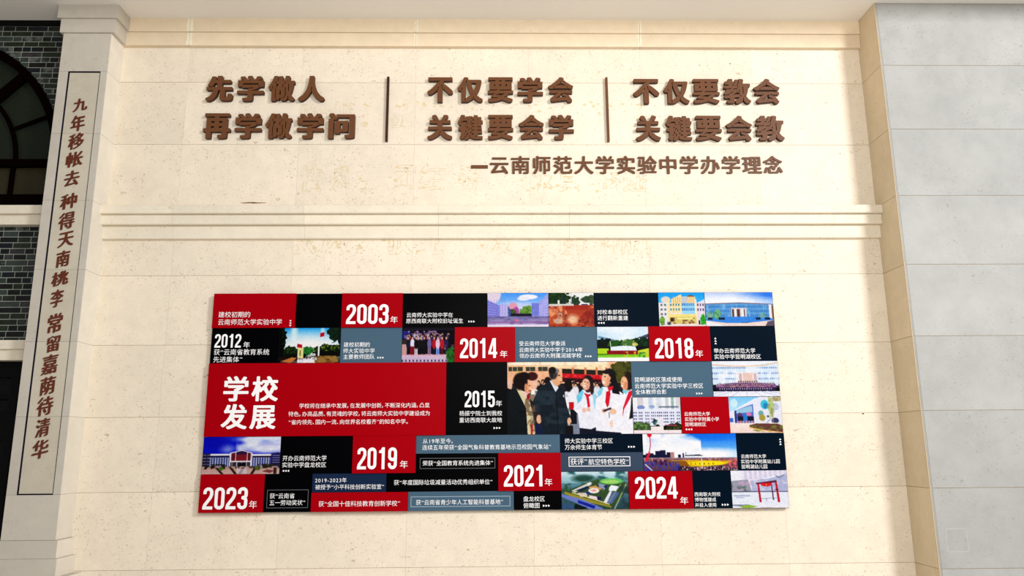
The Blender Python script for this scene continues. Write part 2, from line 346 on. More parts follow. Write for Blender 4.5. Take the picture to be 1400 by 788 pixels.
def pic_glass(p):
    p.grad(0, .36, (175, 195, 240), (238, 242, 252)); p.ell(.95, .05, .3, .3, (40, 110, 225), .9, .8); p.ell(.4, .28, .5, .14, (244, 246, 252), .8, .6); p.poly([(0, .34), (.5, .31), (1, .35), (1, .85), (0, .85)], (92, 150, 205)); p.line([(0, .345), (.5, .315), (1, .36)], .014, (120, 105, 120))
    p.wins(0, .39, .94, .78, 34, 3, (52, 108, 180), .6, .55, .8); p.tex(0, .36, .94, .8, (150, 195, 230), 7, .5, 4, .6, 2); p.rect(.38, .46, .6, .74, (206, 200, 205)); p.wins(.39, .5, .6, .72, 3, 1, (96, 62, 58), .66, 1); p.rect(.42, .5, .45, .73, (230, 225, 225)); p.rect(.53, .5, .56, .73, (230, 225, 225))
    p.rect(.93, .36, .97, .8, (226, 222, 226)); p.rect(.97, .4, 1, .84, (120, 86, 72)); p.poly([(0, .8), (.1, .72), (.9, .72), (1, .8), (.9, .86), (.5, .9), (.1, .9)], (60, 130, 215)); p.tree(.06, .68, .05, .12, (120, 170, 150), (70, 120, 110)); p.tree(.17, .66, .05, .13, (110, 170, 120), (60, 120, 110)); p.tree(.83, .68, .05, .08, (110, 160, 160), (70, 110, 120))
    for a, b in ((.03, .1), (.19, .28), (.73, .8), (.86, .94)): p.rect(a, .74, b, .81, (16, 40, 60))
    p.poly([(0, .83), (.3, .9), (.6, .9), (1, .82), (1, 1), (0, 1)], (228, 206, 196)); p.poly([(.02, .84), (.14, .9), (.3, 1), (0, 1)], (226, 226, 232)); p.poly([(.9, .86), (1, .82), (1, 1), (.86, 1)], (96, 84, 100))
def pic_flags(p):
    p.grad(0, .75, (4, 140, 240), (240, 255, 255)); p.ell(.5, .55, .62, .36, (254, 255, 255), 1, .7); p.ell(.24, .1, .05, .4, (225, 250, 255), .8, .6); p.ell(.7, .1, .03, .14, (200, 240, 255), .8, .6)
    p.tree(.2, .7, .15, .16, (14, 34, 10), (36, 80, 20)); p.tree(.47, .66, .09, .14, (40, 120, 50), (20, 80, 30)); p.tree(.8, .66, .24, .18, (16, 26, 10), (110, 140, 30)); p.rect(.6, .66, 1, .82, (6, 10, 6)); p.rect(.06, .74, .45, .84, (10, 12, 8)); p.tree(.02, .3, .09, .55, (2, 6, 4), (20, 50, 20)); p.rect(0, .05, .04, 1, (2, 4, 4)); p.tree(.9, .12, .12, .26, (16, 44, 26), (8, 24, 18)); p.tree(1., .2, .06, .3, (10, 30, 20), (8, 24, 18))
    p.rect(0, .84, .6, .94, (30, 14, 8)); p.poly([(.05, .95), (.22, .84), (.3, .86), (.2, 1)], (190, 120, 60)); p.poly([(.62, .8), (.93, .8), (.98, 1), (.55, 1)], (150, 116, 60)); p.tex(.6, .8, .98, 1, (70, 40, 14), 10, .5, 6, .8, .5); p.poly([(.3, 1), (.36, .9), (.55, .84), (.6, 1)], (250, 244, 240)); p.tex(.28, .8, .64, .98, (20, 22, 40), 16, .5, 8, .9); p.crowd(.3, .82, .62, .9, 22, [(240, 240, 250), (210, 220, 240)], .022)
    p.rect(.31, .56, .4, .86, (226, 220, 150)); p.rect(.34, .64, .36, .8, (120, 120, 60)); p.rect(.635, .46, .66, .8, (236, 244, 240)); p.poly([(.3, .45), (.38, .48), (.38, .58), (.29, .55)], (176, 16, 46)); p.poly([(.66, .15), (.73, .12), (.73, .24), (.66, .27)], (186, 14, 40))
def pic_group(p):
    p.rect(0, 0, 1, 1, (8, 6, 20)); p.rect(0, .04, 1, .06, (50, 44, 60)); p.rect(0, .1, .16, .32, (38, 40, 120)); p.rect(.0, .34, .1, .5, (60, 44, 30)); p.tex(.05, .1, .7, .34, (150, 120, 170), 16, .52, 8, .9); p.rect(.0, .48, .1, .9, (196, 150, 146)); p.rect(0, .76, .9, .84, (206, 150, 160)); p.grad(.8, 1, (206, 176, 200), (190, 176, 206), 0, .88)
    p.crowd(.1, .16, .9, .26, 26, [(60, 40, 90), (120, 90, 130), (40, 30, 60), (180, 170, 200), (110, 40, 60)], .035)
    X = [(.12, (30, 26, 60)), (.2, (222, 220, 245)), (.27, (14, 10, 18)), (.34, (24, 20, 20)), (.42, (20, 16, 26)), (.52, (112, 100, 150)), (.61, (176, 24, 44)), (.68, (220, 190, 215)), (.76, (180, 26, 44)), (.84, (40, 34, 84))]
    for i, (x, c) in enumerate(X):
        l = [(20, 16, 40), (120, 20, 34), (230, 222, 232), (14, 10, 16), (18, 12, 20), (150, 120, 150), (20, 16, 50), (110, 150, 230), (90, 20, 40), (24, 26, 70)][i]
        for d in (-.016, .016): p.rect(x+d-.012, .54, x+d+.012, .78, l)
        p.ell(x, .47, .04, .15, c, 1, .1); p.ell(x, .29, .02, .05, (30, 16, 20)); p.ell(x, .31, .015, .04, (214, 160, 140))
    p.rect(.16, .54, .24, .78, (124, 18, 34)); p.wins(0, .92, .9, 1, 13, 1, (70, 60, 84), .4, .8); p.tree(.92, .8, .09, .24, (40, 110, 40), (18, 50, 20)); p.rect(.9, .1, 1, .5, (4, 4, 14)); p.tex(.8, .5, 1, .66, (150, 110, 100), 9, .5, 5)
def pic_lawn(p):
    p.grad(0, .5, (170, 205, 245), (215, 240, 250)); clouds(p, .5, (232, 244, 252), .5, 2); p.poly([(.02, .26), (.35, .38), (.3, .42), (.02, .34)], (110, 150, 180)); p.poly([(1, .2), (.75, .34), (1, .32)], (70, 80, 100)); p.tree(.1, .5, .22, .16, (10, 22, 22), (24, 50, 20)); p.tree(.38, .5, .18, .12, (40, 90, 30), (20, 60, 20)); p.tree(.6, .46, .14, .12, (70, 110, 60), (140, 160, 80)); p.tree(.88, .46, .18, .15, (16, 44, 26), (30, 80, 40)); p.tree(.72, .52, .06, .06, (200, 200, 120), (150, 150, 60)); p.rect(0, .56, 1, .66, (16, 20, 24)); p.line([(.25, .42), (.26, .6)], .01, (220, 225, 190))
    p.rect(0, .63, .22, .78, (170, 210, 40)); p.poly([(.75, .7), (1, .62), (1, .8), (.75, .8)], (190, 210, 60)); p.poly([(.26, .58), (.5, .55), (.73, .57), (.76, .7), (.25, .7)], (224, 238, 250)); p.rect(.18, .69, .78, .82, (136, 14, 30)); p.grad(.8, .89, (110, 180, 40), (140, 210, 60)); p.tex(.5, .72, 1, .88, (220, 200, 60), 14, .5, 8, .8); p.tex(.8, .74, 1, .9, (30, 110, 60), 12, .5, 8, .8); p.rect(0, .89, 1, 1, (252, 246, 246))
def pic_people(p):
    p.rect(0, 0, 1, .35, (238, 182, 142)); p.rect(0, 0, .85, .045, (252, 236, 206)); p.poly([(.1, .06), (.85, .03), (.85, .12), (.1, .06)], (244, 220, 176)); p.tex(0, 0, 1, .3, (226, 150, 120), 8, .5, 4, .5, 2)
    for x in (.01, .05, .15, .25): p.rect(x, .07, x+.075, .13, (62, 66, 54)); p.rect(x+.03, .07, x+.034, .13, (200, 170, 140))
    p.poly([(.44, .09), (.85, .13), (.85, .22), (.44, .17)], (40, 42, 30)); p.poly([(.44, .08), (.85, .12), (.85, .13), (.44, .095)], (235, 190, 150)); p.rect(.82, .0, .86, .25, (230, 170, 130))
    for x in (.52, .62, .71, .79): p.rect(x, .08, x+.016, .2, (206, 120, 90))
    p.poly([(.44, .16), (.77, .19), (.77, .25), (.44, .22)], (196, 16, 38)); p.poly([(.44, .22), (.77, .25), (.77, .3), (.44, .28)], (70, 14, 26)); p.tex(.44, .18, .76, .22, (240, 120, 100), 30, .55, 8, .6, 2); p.tree(.93, .18, .09, .2, (86, 84, 34), (50, 60, 20)); p.rect(0, .14, .34, .3, (236, 176, 140)); p.tex(0, .13, .3, .2, (226, 196, 90), 6, .6, 8)
    p.rect(0, .3, 1, 1, (40, 34, 40)); p.rect(.45, .72, 1, 1, (126, 132, 150)); p.crowd(.46, .27, .8, .33, 18, [(40, 34, 44), (30, 24, 30), (220, 220, 232)], .04); p.crowd(.0, .28, .42, .32, 8, [(20, 18, 26), (40, 30, 40)], .045)
    # friends at the back, then the five in front
    p.ell(.325, .32, .022, .08, (196, 130, 110)); p.ell(.325, .26, .028, .05, (24, 18, 18)); p.ell(.02, .32, .02, .07, (226, 180, 160)); p.poly([(0, .36), (.06, .4), (.08, 1), (0, 1)], (14, 12, 18))
    p.poly([(.2, .35), (.27, .42), (.24, .62), (.18, .5)], (245, 238, 230)); p.ell(.215, .28, .03, .11, (232, 182, 160)); p.ell(.2, .2, .045, .06, (66, 20, 24))
    p.poly([(.46, .42), (.52, .38), (.56, .5), (.56, .7), (.5, .74), (.46, .6)], (232, 234, 244)); p.ell(.49, .33, .03, .09, (22, 16, 18)); p.rect(.49, .56, .53, .66, (184, 14, 34)); p.rect(.5, .66, .55, .86, (20, 20, 30))
    p.poly([(0, .45), (.06, .36), (.13, .42), (.19, .62), (.2, 1), (0, 1)], (12, 22, 28)); p.poly([(.07, .36), (.1, .36), (.17, .5), (.2, .7), (.22, 1), (.16, 1), (.15, .64)], (214, 200, 160)); p.tex(.12, .45, .22, 1, (110, 90, 70), 18, .5, 8, .8, 1, p.X-.1 > (p.Y-.4)*.13); p.poly([(.12, .4), (.16, .42), (.18, .52), (.15, .5)], (236, 190, 190)); p.rect(.155, .45, .175, .52, (150, 16, 34)); p.ell(.168, .36, .032, .08, (234, 168, 132)); p.ell(.186, .37, .01, .02, (244, 190, 160)); p.ell(.18, .4, .01, .01, (170, 50, 50)); p.ell(.105, .27, .058, .12, (26, 10, 12)); p.ell(.135, .2, .045, .06, (26, 10, 12)); p.ell(.15, .35, .012, .05, (206, 140, 108)); p.ell(.178, .33, .007, .006, (60, 20, 20)); p.rect(.185, .86, .2, 1, (190, 20, 40)); p.ell(.25, .79, .02, .06, (226, 170, 140)); p.rect(.22, .86, .28, 1, (20, 34, 70))
    p.poly([(.2, .56), (.25, .36), (.33, .28), (.39, .28), (.45, .4), (.475, .62), (.5, .76), (.48, .82), (.47, 1), (.28, 1), (.26, .7)], (22, 34, 44)); p.tex(.22, .3, .5, 1, (50, 66, 78), 9, .55, 6, .6, .6, (p.Y > .4)); p.poly([(.34, .26), (.38, .26), (.41, .36), (.385, .42)], (214, 222, 240)); p.line([(.39, .42), (.4, .98)], .006, (10, 16, 22)); p.ell(.395, .22, .042, .12, (224, 166, 128)); p.ell(.425, .25, .014, .03, (234, 178, 138)); p.ell(.37, .16, .036, .085, (70, 66, 66)); p.ell(.388, .125, .03, .03, (120, 116, 116)); p.ell(.362, .12, .03, .05, (24, 22, 24)); p.ell(.358, .19, .012, .05, (40, 36, 38)); p.ell(.416, .19, .008, .01, (70, 40, 30)); p.ell(.43, .28, .01, .008, (160, 60, 60)); p.ell(.49, .82, .016, .05, (232, 180, 150)); p.rect(.497, .84, .503, 1, (20, 14, 16)); p.rect(.446, .46, .453, .49, (220, 226, 240))
    p.rect(.46, .88, .52, 1, (16, 14, 22)); p.poly([(.57, .9), (.7, .9), (.7, 1), (.57, 1)], (20, 24, 44)); p.poly([(.7, .94), (1, .97), (1, 1), (.7, 1)], (20, 24, 44))
    p.poly([(.525, .66), (.55, .48), (.6, .39), (.67, .4), (.71, .46), (.7, .9), (.66, .93), (.57, .91), (.56, .72)], (232, 234, 248)); p.poly([(.55, .48), (.6, .39), (.61, .42), (.59, .54), (.56, .58)], (110, 196, 226)); p.poly([(.68, .42), (.71, .46), (.7, .66), (.685, .6)], (150, 206, 232)); p.ell(.676, .36, .016, .1, (40, 28, 30)); p.ell(.645, .38, .025, .05, (70, 36, 34)); p.ell(.648, .275, .042, .085, (36, 26, 28)); p.ell(.63, .315, .032, .08, (236, 182, 154)); p.ell(.643, .33, .015, .05, (216, 156, 128)); p.ell(.645, .29, .006, .007, (50, 30, 30)); p.ell(.62, .34, .012, .01, (250, 235, 235)); p.ell(.625, .28, .006, .007, (50, 30, 30)); p.poly([(.62, .44), (.65, .48), (.66, .62), (.64, .64), (.63, .5)], (206, 16, 50)); p.poly([(.61, .43), (.64, .45), (.67, .45), (.66, .48), (.63, .49)], (200, 20, 50)); p.ell(.61, .67, .016, .035, (230, 180, 160)); p.ell(.645, .66, .016, .03, (230, 180, 160))
    p.poly([(.7, .6), (.72, .42), (.76, .35), (.85, .36), (.92, .44), (.93, .6), (.91, .98), (.7, .95)], (238, 238, 250)); p.poly([(.72, .42), (.76, .35), (.77, .38), (.75, .46), (.72, .5)], (130, 204, 230)); p.poly([(.82, .15), (.87, .2), (.89, .34), (.9, .46), (.84, .44), (.83, .3)], (24, 22, 28)); p.ell(.822, .19, .05, .095, (26, 22, 26)); p.ell(.79, .25, .033, .1, (236, 180, 146)); p.ell(.806, .28, .014, .06, (214, 152, 120)); p.ell(.8, .145, .03, .03, (30, 24, 28)); p.ell(.822, .23, .008, .025, (220, 150, 120)); p.ell(.772, .29, .01, .018, (250, 235, 230)); p.ell(.785, .21, .007, .008, (50, 30, 30)); p.poly([(.8, .36), (.85, .34), (.84, .39), (.815, .42)], (212, 30, 56)); p.poly([(.79, .42), (.82, .4), (.825, .45), (.81, .6), (.795, .64), (.78, .56)], (208, 16, 46)); p.ell(.77, .68, .02, .03, (226, 170, 140)); p.ell(.84, .69, .028, .04, (236, 186, 156)); p.line([(.77, .68), (.82, .65)], .014, (50, 40, 60)); p.rect(.805, .7, .81, .78, (60, 60, 80)); p.ell(.825, .86, .013, .05, (236, 196, 176))
    p.poly([(.9, 1), (.91, .5), (.94, .4), (1, .38), (1, 1)], (238, 238, 250)); p.poly([(.93, .38), (.97, .4), (.95, .46), (.92, .42)], (130, 200, 220)); p.ell(.975, .27, .038, .13, (44, 28, 30)); p.ell(.938, .3, .028, .09, (236, 174, 134)); p.ell(.95, .34, .016, .06, (214, 140, 104)); p.ell(.925, .28, .005, .006, (50, 30, 30)); p.ell(.918, .34, .008, .012, (250, 226, 220)); p.poly([(.97, .42), (1, .4), (1, .46), (.93, .66), (.915, .78), (.92, .64)], (210, 24, 60)); p.poly([(.99, .5), (1, .5), (1, .78), (.965, .8), (.98, .66)], (34, 26, 40))
def pic_campus(p):
    p.grad(0, .2, (226, 232, 248), (240, 238, 244)); p.poly([(0, .09), (.5, .15), (1, .03), (1, .7), (0, .7)], (206, 224, 246)); p.line([(0, .1), (.25, .14), (.5, .15), (.75, .13), (1, .05)], .012, (226, 176, 120)); p.wins(.0, .17, 1, .62, 36, 3, (96, 128, 176), .6, .34, .85); p.tex(0, .15, 1, .62, (236, 242, 252), 5, .5, 5, .8, 2); p.rect(.38, .32, .68, .62, (236, 222, 220)); p.rect(.46, .34, .6, .58, (222, 190, 180)); p.rect(.4, .35, .44, .58, (196, 170, 176)); p.rect(.62, .35, .66, .58, (196, 170, 176)); p.wins(.38, .56, .68, .62, 9, 1, (70, 50, 60), .6, .6)
    p.ell(.5, .72, .46, .12, (120, 84, 130)); p.crowd(.06, .62, .94, .72, 120, [(130, 90, 140), (150, 80, 120), (90, 60, 110), (170, 120, 160)], .022, (220, 180, 180)); p.poly([(.05, .74), (.95, .74), (.92, .84), (.08, .84)], (44, 34, 72)); p.wins(.1, .76, .9, .82, 24, 1, (200, 190, 215), .3, .6); p.rect(0, .66, .05, .78, (30, 26, 40)); p.rect(.98, .66, 1, .76, (30, 26, 60)); p.grad(.85, 1, (226, 226, 240), (236, 238, 248))
    for k in range(7): p.line([(.5+(k-3)*.1, .84), (.5+(k-3)*.25, 1)], .008, (176, 186, 216))
def pic_lowrise(p):
    p.rect(0, 0, 1, .4, (232, 236, 242))
    for i, (a, b, c) in enumerate([(.1, .22, (206, 200, 208)), (.33, .42, (196, 206, 226)), (.5, .6, (206, 214, 226)), (.68, .75, (190, 196, 200)), (.8, .86, (150, 176, 170)), (.9, .98, (206, 206, 214))]): p.rect(a, 0, b, .34, c)
    p.ell(.17, .28, .08, .06, (120, 136, 190)); p.ell(.4, .26, .06, .05, (150, 166, 206)); p.rect(.54, .24, .95, .29, (60, 74, 100), .6); p.rect(0, .32, 1, .78, (222, 228, 248)); p.wins(.01, .4, .99, .74, 24, 4, (84, 76, 130), .62, .5); p.wins(.085, .38, 1, .76, 7, 1, (228, 232, 248), .16, 1); p.rect(.45, .55, .62, .8, (226, 224, 236)); p.tree(.45, .68, .05, .08, (40, 60, 70), (70, 150, 130)); p.ell(.5, .82, .05, .08, (16, 34, 22)); p.tree(.16, .8, .2, .14, (60, 90, 50), (120, 150, 90)); p.tree(.85, .82, .17, .12, (30, 50, 20), (110, 100, 50)); p.rect(.65, .75, .9, .78, (150, 60, 90)); p.rect(0, .88, 1, .9, (40, 50, 30), .6); p.grad(.9, 1, (244, 226, 224), (232, 212, 224)); p.rect(.36, .8, .62, .9, (238, 228, 226))
def pic_art(p):
    p.grad(0, .6, (120, 190, 240), (206, 232, 252)); p.ell(.1, .18, .07, .12, (206, 238, 246), .8); p.poly([(0, .45), (.6, .0), (.78, .0), (1, .0), (1, .86), (0, .74)], (222, 224, 242)); p.line([(0, .46), (.52, .05)], .01, (246, 246, 252)); p.poly([(.1, .38), (.46, .2), (.46, .72), (.1, .72)], (86, 110, 190)); p.rect(.1, .4, .14, .7, (60, 60, 130)); p.rect(.26, .42, .34, .72, (50, 120, 200)); p.poly([(.14, .36), (.44, .24), (.44, .42), (.14, .46)], (150, 190, 220)); p.ell(.2, .52, .05, .08, (90, 60, 110)); p.ell(.37, .48, .05, .05, (206, 120, 170)); p.rect(.16, .54, .26, .66, (14, 26, 50)); p.rect(.34, .54, .46, .66, (16, 26, 50)); p.wins(.14, .66, .46, .72, 6, 1, (220, 140, 130), .5, 1); p.rect(0, .5, .06, .58, (226, 228, 244)); p.rect(0, .58, .07, .7, (60, 110, 200))
    p.ell(.68, .22, .075, .13, (60, 180, 210)); p.ell(.7, .25, .045, .08, (40, 130, 176)); p.ell(.6, .46, .05, .08, (110, 160, 160)); p.ell(.62, .58, .06, .09, (160, 150, 70)); p.ell(.73, .54, .022, .03, (60, 70, 90)); p.ell(.88, .28, .07, .1, (180, 190, 216)); p.ell(.86, .66, .07, .08, (60, 64, 100)); p.tree(.8, .3, .06, .3, (176, 190, 130), (130, 150, 90)); p.line([(.81, .3), (.83, .88)], .012, (150, 130, 110)); p.tree(.9, .06, .1, .08, (160, 150, 110), (206, 190, 160)); p.line([(.68, .74), (.78, .6)], .008, (110, 120, 160))
    p.grad(.72, 1, (240, 222, 216), (236, 206, 196)); p.poly([(.36, .78), (.5, .73), (.9, .74), (1, .8), (1, .98), (.6, .9), (.38, .85)], (106, 66, 60)); p.tex(.38, .74, 1, .97, (110, 130, 50), 12, .5, 8, .8, 1, p.Y > .78); p.line([(.36, .84), (.6, .92), (1, .99)], .012, (240, 176, 110))
def pic_bluesky(p):
    p.rect(0, 0, 1, .5, (10, 20, 190)); p.tex(.2, 0, 1, .45, (70, 110, 225), 3, .45, 4, .9, .6); p.tex(.42, 0, 1, .42, (225, 235, 255), 3, .47, 5, .95, .5); p.ell(.85, .3, .3, .14, (240, 244, 255), .85, .6); p.ell(.3, .32, .08, .1, (200, 220, 250), .7, .7); p.ell(.12, .1, .2, .3, (2, 8, 170), .8, .5)
    p.rect(0, .44, .12, .82, (36, 32, 60)); p.wins(0, .48, .12, .8, 2, 4, (110, 110, 150), .8, .25); p.rect(.1, .48, .9, .8, (70, 76, 140)); p.rect(.1, .455, .37, .5, (236, 234, 246)); p.rect(.64, .465, .88, .51, (236, 234, 246)); p.rect(.1, .5, .37, .54, (30, 26, 60)); p.rect(.64, .51, .88, .55, (40, 26, 50)); p.wins(.1, .56, .36, .78, 8, 1, (206, 210, 236), .28, 1); p.wins(.66, .56, .88, .78, 7, 1, (206, 210, 236), .28, 1); p.wins(.1, .6, .88, .78, 30, 3, (60, 96, 110), .6, .4, .6)
    p.poly([(.88, .45), (.96, .42), (1, .44), (1, .8), (.88, .8)], (36, 34, 90)); p.wins(.9, .5, 1, .74, 1, 4, (130, 130, 180), .9, .2); p.poly([(.35, .43), (.5, .36), (.64, .43), (.64, .84), (.35, .84)], (228, 224, 238)); p.poly([(.37, .44), (.42, .42), (.42, .64), (.37, .64)], (110, 22, 40)); p.poly([(.43, .41), (.5, .375), (.57, .41), (.57, .64), (.43, .64)], (52, 26, 70)); p.rect(.43, .48, .57, .64, (136, 28, 40)); p.poly([(.58, .42), (.62, .44), (.62, .64), (.58, .64)], (110, 22, 40)); p.wins(.36, .45, .63, .63, 1, 4, (70, 16, 36), 1, .25, .7); p.rect(.36, .67, .62, .8, (60, 50, 60)); p.wins(.38, .67, .63, .8, 4, 1, (200, 196, 210), .1, 1); p.rect(.46, .7, .56, .82, (16, 14, 26))
    p.grad(.79, 1, (176, 140, 136), (206, 170, 160)); p.tex(0, .72, .3, .86, (34, 30, 20), 10, .45, 8); p.tex(.7, .72, 1, .84, (44, 44, 24), 10, .45, 8); p.tex(.3, .78, .7, .84, (60, 60, 50), 12, .5, 8)
    for x, w in ((.2, .06), (.38, .05), (.54, -.06), (.7, -.07), (.95, -.02)): p.poly([(x-.03, .82), (x+.01, .82), (x+w+.03, .99), (x+w-.01, .99)], (56, 34, 30))
    p.tree(.25, .84, .03, .06, (80, 110, 40), (50, 70, 30)); p.tree(.72, .84, .04, .06, (90, 100, 40), (50, 60, 30)); p.poly([(.77, .92), (.84, .87), (.93, .9), (.88, .97)], (120, 64, 60)); p.rect(.45, .84, .58, .99, (206, 196, 206), .7)
def pic_stadium(p):
    p.grad(0, .66, (20, 110, 235), (150, 205, 250)); p.tex(0, 0, .62, .66, (246, 248, 255), 3, .4, 5, 1, .6); p.ell(.2, .4, .3, .3, (246, 248, 255), .9, .5); p.ell(.72, .56, .3, .14, (248, 248, 252), 1, .5); p.ell(.38, .2, .1, .14, (226, 236, 250), .8, .4); p.ell(.72, .08, .22, .1, (10, 110, 235), .8, .6)
    p.rect(0, .56, .3, .68, (20, 22, 54)); [p.rect(a, b, a+w, .66, (24, 28, 64)) for a, b, w in ((.03, .52, .08), (.13, .46, .05), (.18, .44, .06), (.25, .5, .04), (.37, .56, .03), (.42, .52, .015))]; p.rect(.29, .5, .33, .66, (176, 130, 130)); p.rect(.45, .5, .46, .6, (150, 160, 190)); p.poly([(.44, .58), (.6, .56), (.64, .6), (.44, .6)], (22, 30, 60)); p.rect(.0, .64, 1, .68, (130, 130, 160)); p.grad(.66, 1, (130, 90, 90), (90, 60, 80)); p.tex(.0, .64, 1, .74, (210, 150, 150), 14, .5, 6, .7, 2)
    p.poly([(.2, .72), (.55, .71), (.95, .74), (.9, .8), (.6, .9), (.4, .86)], (214, 170, 30)); p.ell(.68, .8, .2, .06, (240, 214, 20)); p.poly([(.2, .72), (.45, .73), (.5, .9), (.38, .86)], (120, 70, 20), .8); p.tex(.0, .74, .4, 1, (50, 60, 170), 14, .45, 7, .9, 2); p.tex(.36, .88, 1, 1, (30, 18, 30), 18, .42, 8, .9, 2); p.tex(.4, .88, 1, 1, (230, 200, 210), 26, .55, 9, .9, 2); p.tex(.84, .7, 1, .92, (226, 100, 110), 20, .5, 8, .9); p.tex(0, .7, .3, .85, (60, 16, 60), 14, .5, 8, .8, 2); p.wins(.5, .79, .78, .83, 6, 1, (130, 70, 30), .2, 1)
    p.ell(.075, .03, .025, .065, (214, 20, 50)); p.line([(.08, .1), (.082, .3), (.065, .52)], .014, (200, 70, 100)); p.line([(.065, .52), (.035, .7)], .034, (214, 40, 64)); p.line([(.62, .62), (.62, .94)], .008, (230, 220, 220)) ; p.line([(.02, .82), (.09, .98)], .012, (210, 220, 240))
def pic_aerial(p):
    p.grad(0, 1, (120, 170, 190), (40, 70, 80)); p.grad(0, .3, (206, 232, 244), (130, 176, 184)); p.tex(0, 0, 1, .5, (40, 90, 90), 6, .5, 5, .9, .6); p.tex(0, .3, 1, 1, (50, 84, 54), 8, .48, 6, .8); p.ell(.33, .18, .16, .1, (30, 66, 56), .9, .4)
    p.poly([(.06, .52), (.55, .2), (.95, .3), (.98, .5), (.76, .92), (.4, .76)], (60, 84, 50)); p.poly([(.05, .52), (.4, .72), (.72, .9), (.74, .95), (.38, .8), (.04, .58)], (150, 140, 50)); p.poly([(.15, .5), (.35, .34), (.43, .3), (.45, .34), (.2, .55)], (206, 206, 200)); p.poly([(.2, .5), (.38, .38), (.44, .4), (.3, .52)], (24, 44, 74)); p.poly([(.36, .3), (.42, .27), (.46, .3), (.4, .35)], (228, 234, 244))
    p.ell(.74, .26, .17, .08, (110, 190, 100)); p.ell(.73, .27, .12, .045, (160, 210, 110)); p.poly([(.71, .42), (.74, .36), (.86, .4), (.8, .52), (.7, .5)], (232, 240, 250)); p.poly([(.62, .8), (.72, .5), (.75, .52), (.66, .86)], (222, 226, 240)); p.poly([(.66, .84), (.76, .54), (.86, .56), (.74, .84)], (90, 106, 160)); p.poly([(.55, .3), (.66, .36), (.64, .48), (.56, .42)], (130, 150, 190)); p.poly([(.62, .38), (.68, .36), (.66, .46)], (24, 36, 110)); p.poly([(.24, .56), (.38, .56), (.38, .66), (.28, .66)], (206, 190, 190)); p.ell(.48, .5, .08, .07, (246, 240, 244)); p.ell(.48, .5, .04, .035, (226, 160, 150)); p.line([(.42, .42), (.5, .4), (.58, .46)], .02, (220, 160, 90)); p.poly([(.38, .52), (.44, .56), (.4, .6), (.36, .58)], (36, 50, 130)); p.poly([(.41, .62), (.52, .66), (.53, .76), (.4, .7)], (226, 206, 220)); p.poly([(.53, .66), (.59, .66), (.58, .78), (.53, .76)], (30, 40, 80)); p.tex(.42, .36, .64, .5, (200, 150, 90), 14, .5, 8, .6)
    p.poly([(0, .58), (.3, .72), (.6, .96), (.62, 1), (.42, 1), (.24, .84), (0, .66)], (110, 126, 190)); p.poly([(.24, .74), (.5, .9), (.48, .98), (.24, .82)], (26, 40, 150)); p.poly([(.0, .8), (.16, .86), (.2, .98), (.04, 1), (0, 1)], (60, 90, 130), .8); p.poly([(.2, .84), (.38, .94), (.3, 1), (.18, .96)], (10, 24, 30), .9); p.line([(.96, .34), (.78, .98)], .016, (150, 170, 130)); p.line([(.88, .34), (.7, .8)], .012, (120, 150, 120)); p.line([(.05, .52), (.35, .32), (.55, .18)], .01, (60, 90, 60)); p.line([(.16, .55), (.4, .68), (.7, .86)], .012, (230, 220, 150)); p.tex(.86, .4, 1, 1, (40, 60, 70), 8, .5, 6, .7)
def pic_frame(p):
    p.rect(0, 0, 1, 1, (232, 232, 246)); p.rect(.22, 0, 1, .24, (206, 200, 226)); p.wins(.2, 0, 1, .26, 9, 1, (226, 222, 240), .4, 1); p.poly([(0, .28), (.3, .24), (.36, .56), (0, .56)], (150, 150, 166)); p.tex(0, .26, .4, .56, (90, 110, 100), 11, .5, 7, .8); p.tex(.1, .26, .6, .54, (190, 160, 190), 9, .5, 6, .8); p.poly([(.36, .28), (.8, .17), (1, .1), (1, .56), (.36, .56)], (168, 172, 206)); p.poly([(.56, .22), (.8, .14), (.82, .17), (.6, .24)], (226, 232, 246)); p.tex(.36, .26, 1, .54, (206, 206, 232), 9, .5, 6, .7); p.line([(.8, .15), (.86, .2), (.95, .12)], .01, (90, 100, 130)); p.rect(0, .55, 1, .575, (80, 84, 110)); p.rect(0, .575, 1, .9, (224, 230, 246)); p.wins(.04, .65, .33, .7, 14, 1, (140, 150, 186), .6, .8); p.rect(.07, .71, .2, .725, (150, 160, 190))
    for a, b, w, c in ((.475, .5, .02, (176, 24, 56)), (.795, .825, .022, (186, 22, 50)), (.71, .73, .012, (90, 50, 80))): p.poly([(a-w*.8, .33), (a+w*.8, .33), (b+w, .84-(w < .015)*.05), (b-w, .84-(w < .015)*.05)], c)
    p.line([(.45, .35), (.8, .3)], .022, (110, 26, 50)); p.ell(.62, .38, .09, .05, (200, 20, 44)); p.ell(.56, .37, .04, .035, (214, 30, 40)); p.ell(.68, .37, .04, .035, (214, 30, 40)); p.ell(.62, .385, .01, .015, (240, 190, 60)); p.line([(.5, .33), (.8, .27)], .008, (60, 60, 90)); p.line([(.5, .75), (.82, .73)], .006, (110, 120, 140)); p.rect(.6, .74, .607, .81, (50, 60, 80)); p.poly([(.76, .52), (.8, .49), (.84, .53)], (30, 20, 30)); p.poly([(.12, .95), (.28, .9), (.45, .95), (.3, 1), (.2, 1)], (140, 178, 70)); p.poly([(0, .9), (.3, .9), (.12, .95), (0, .93)], (130, 140, 160)); p.rect(.5, .98, .7, 1, (110, 100, 120))
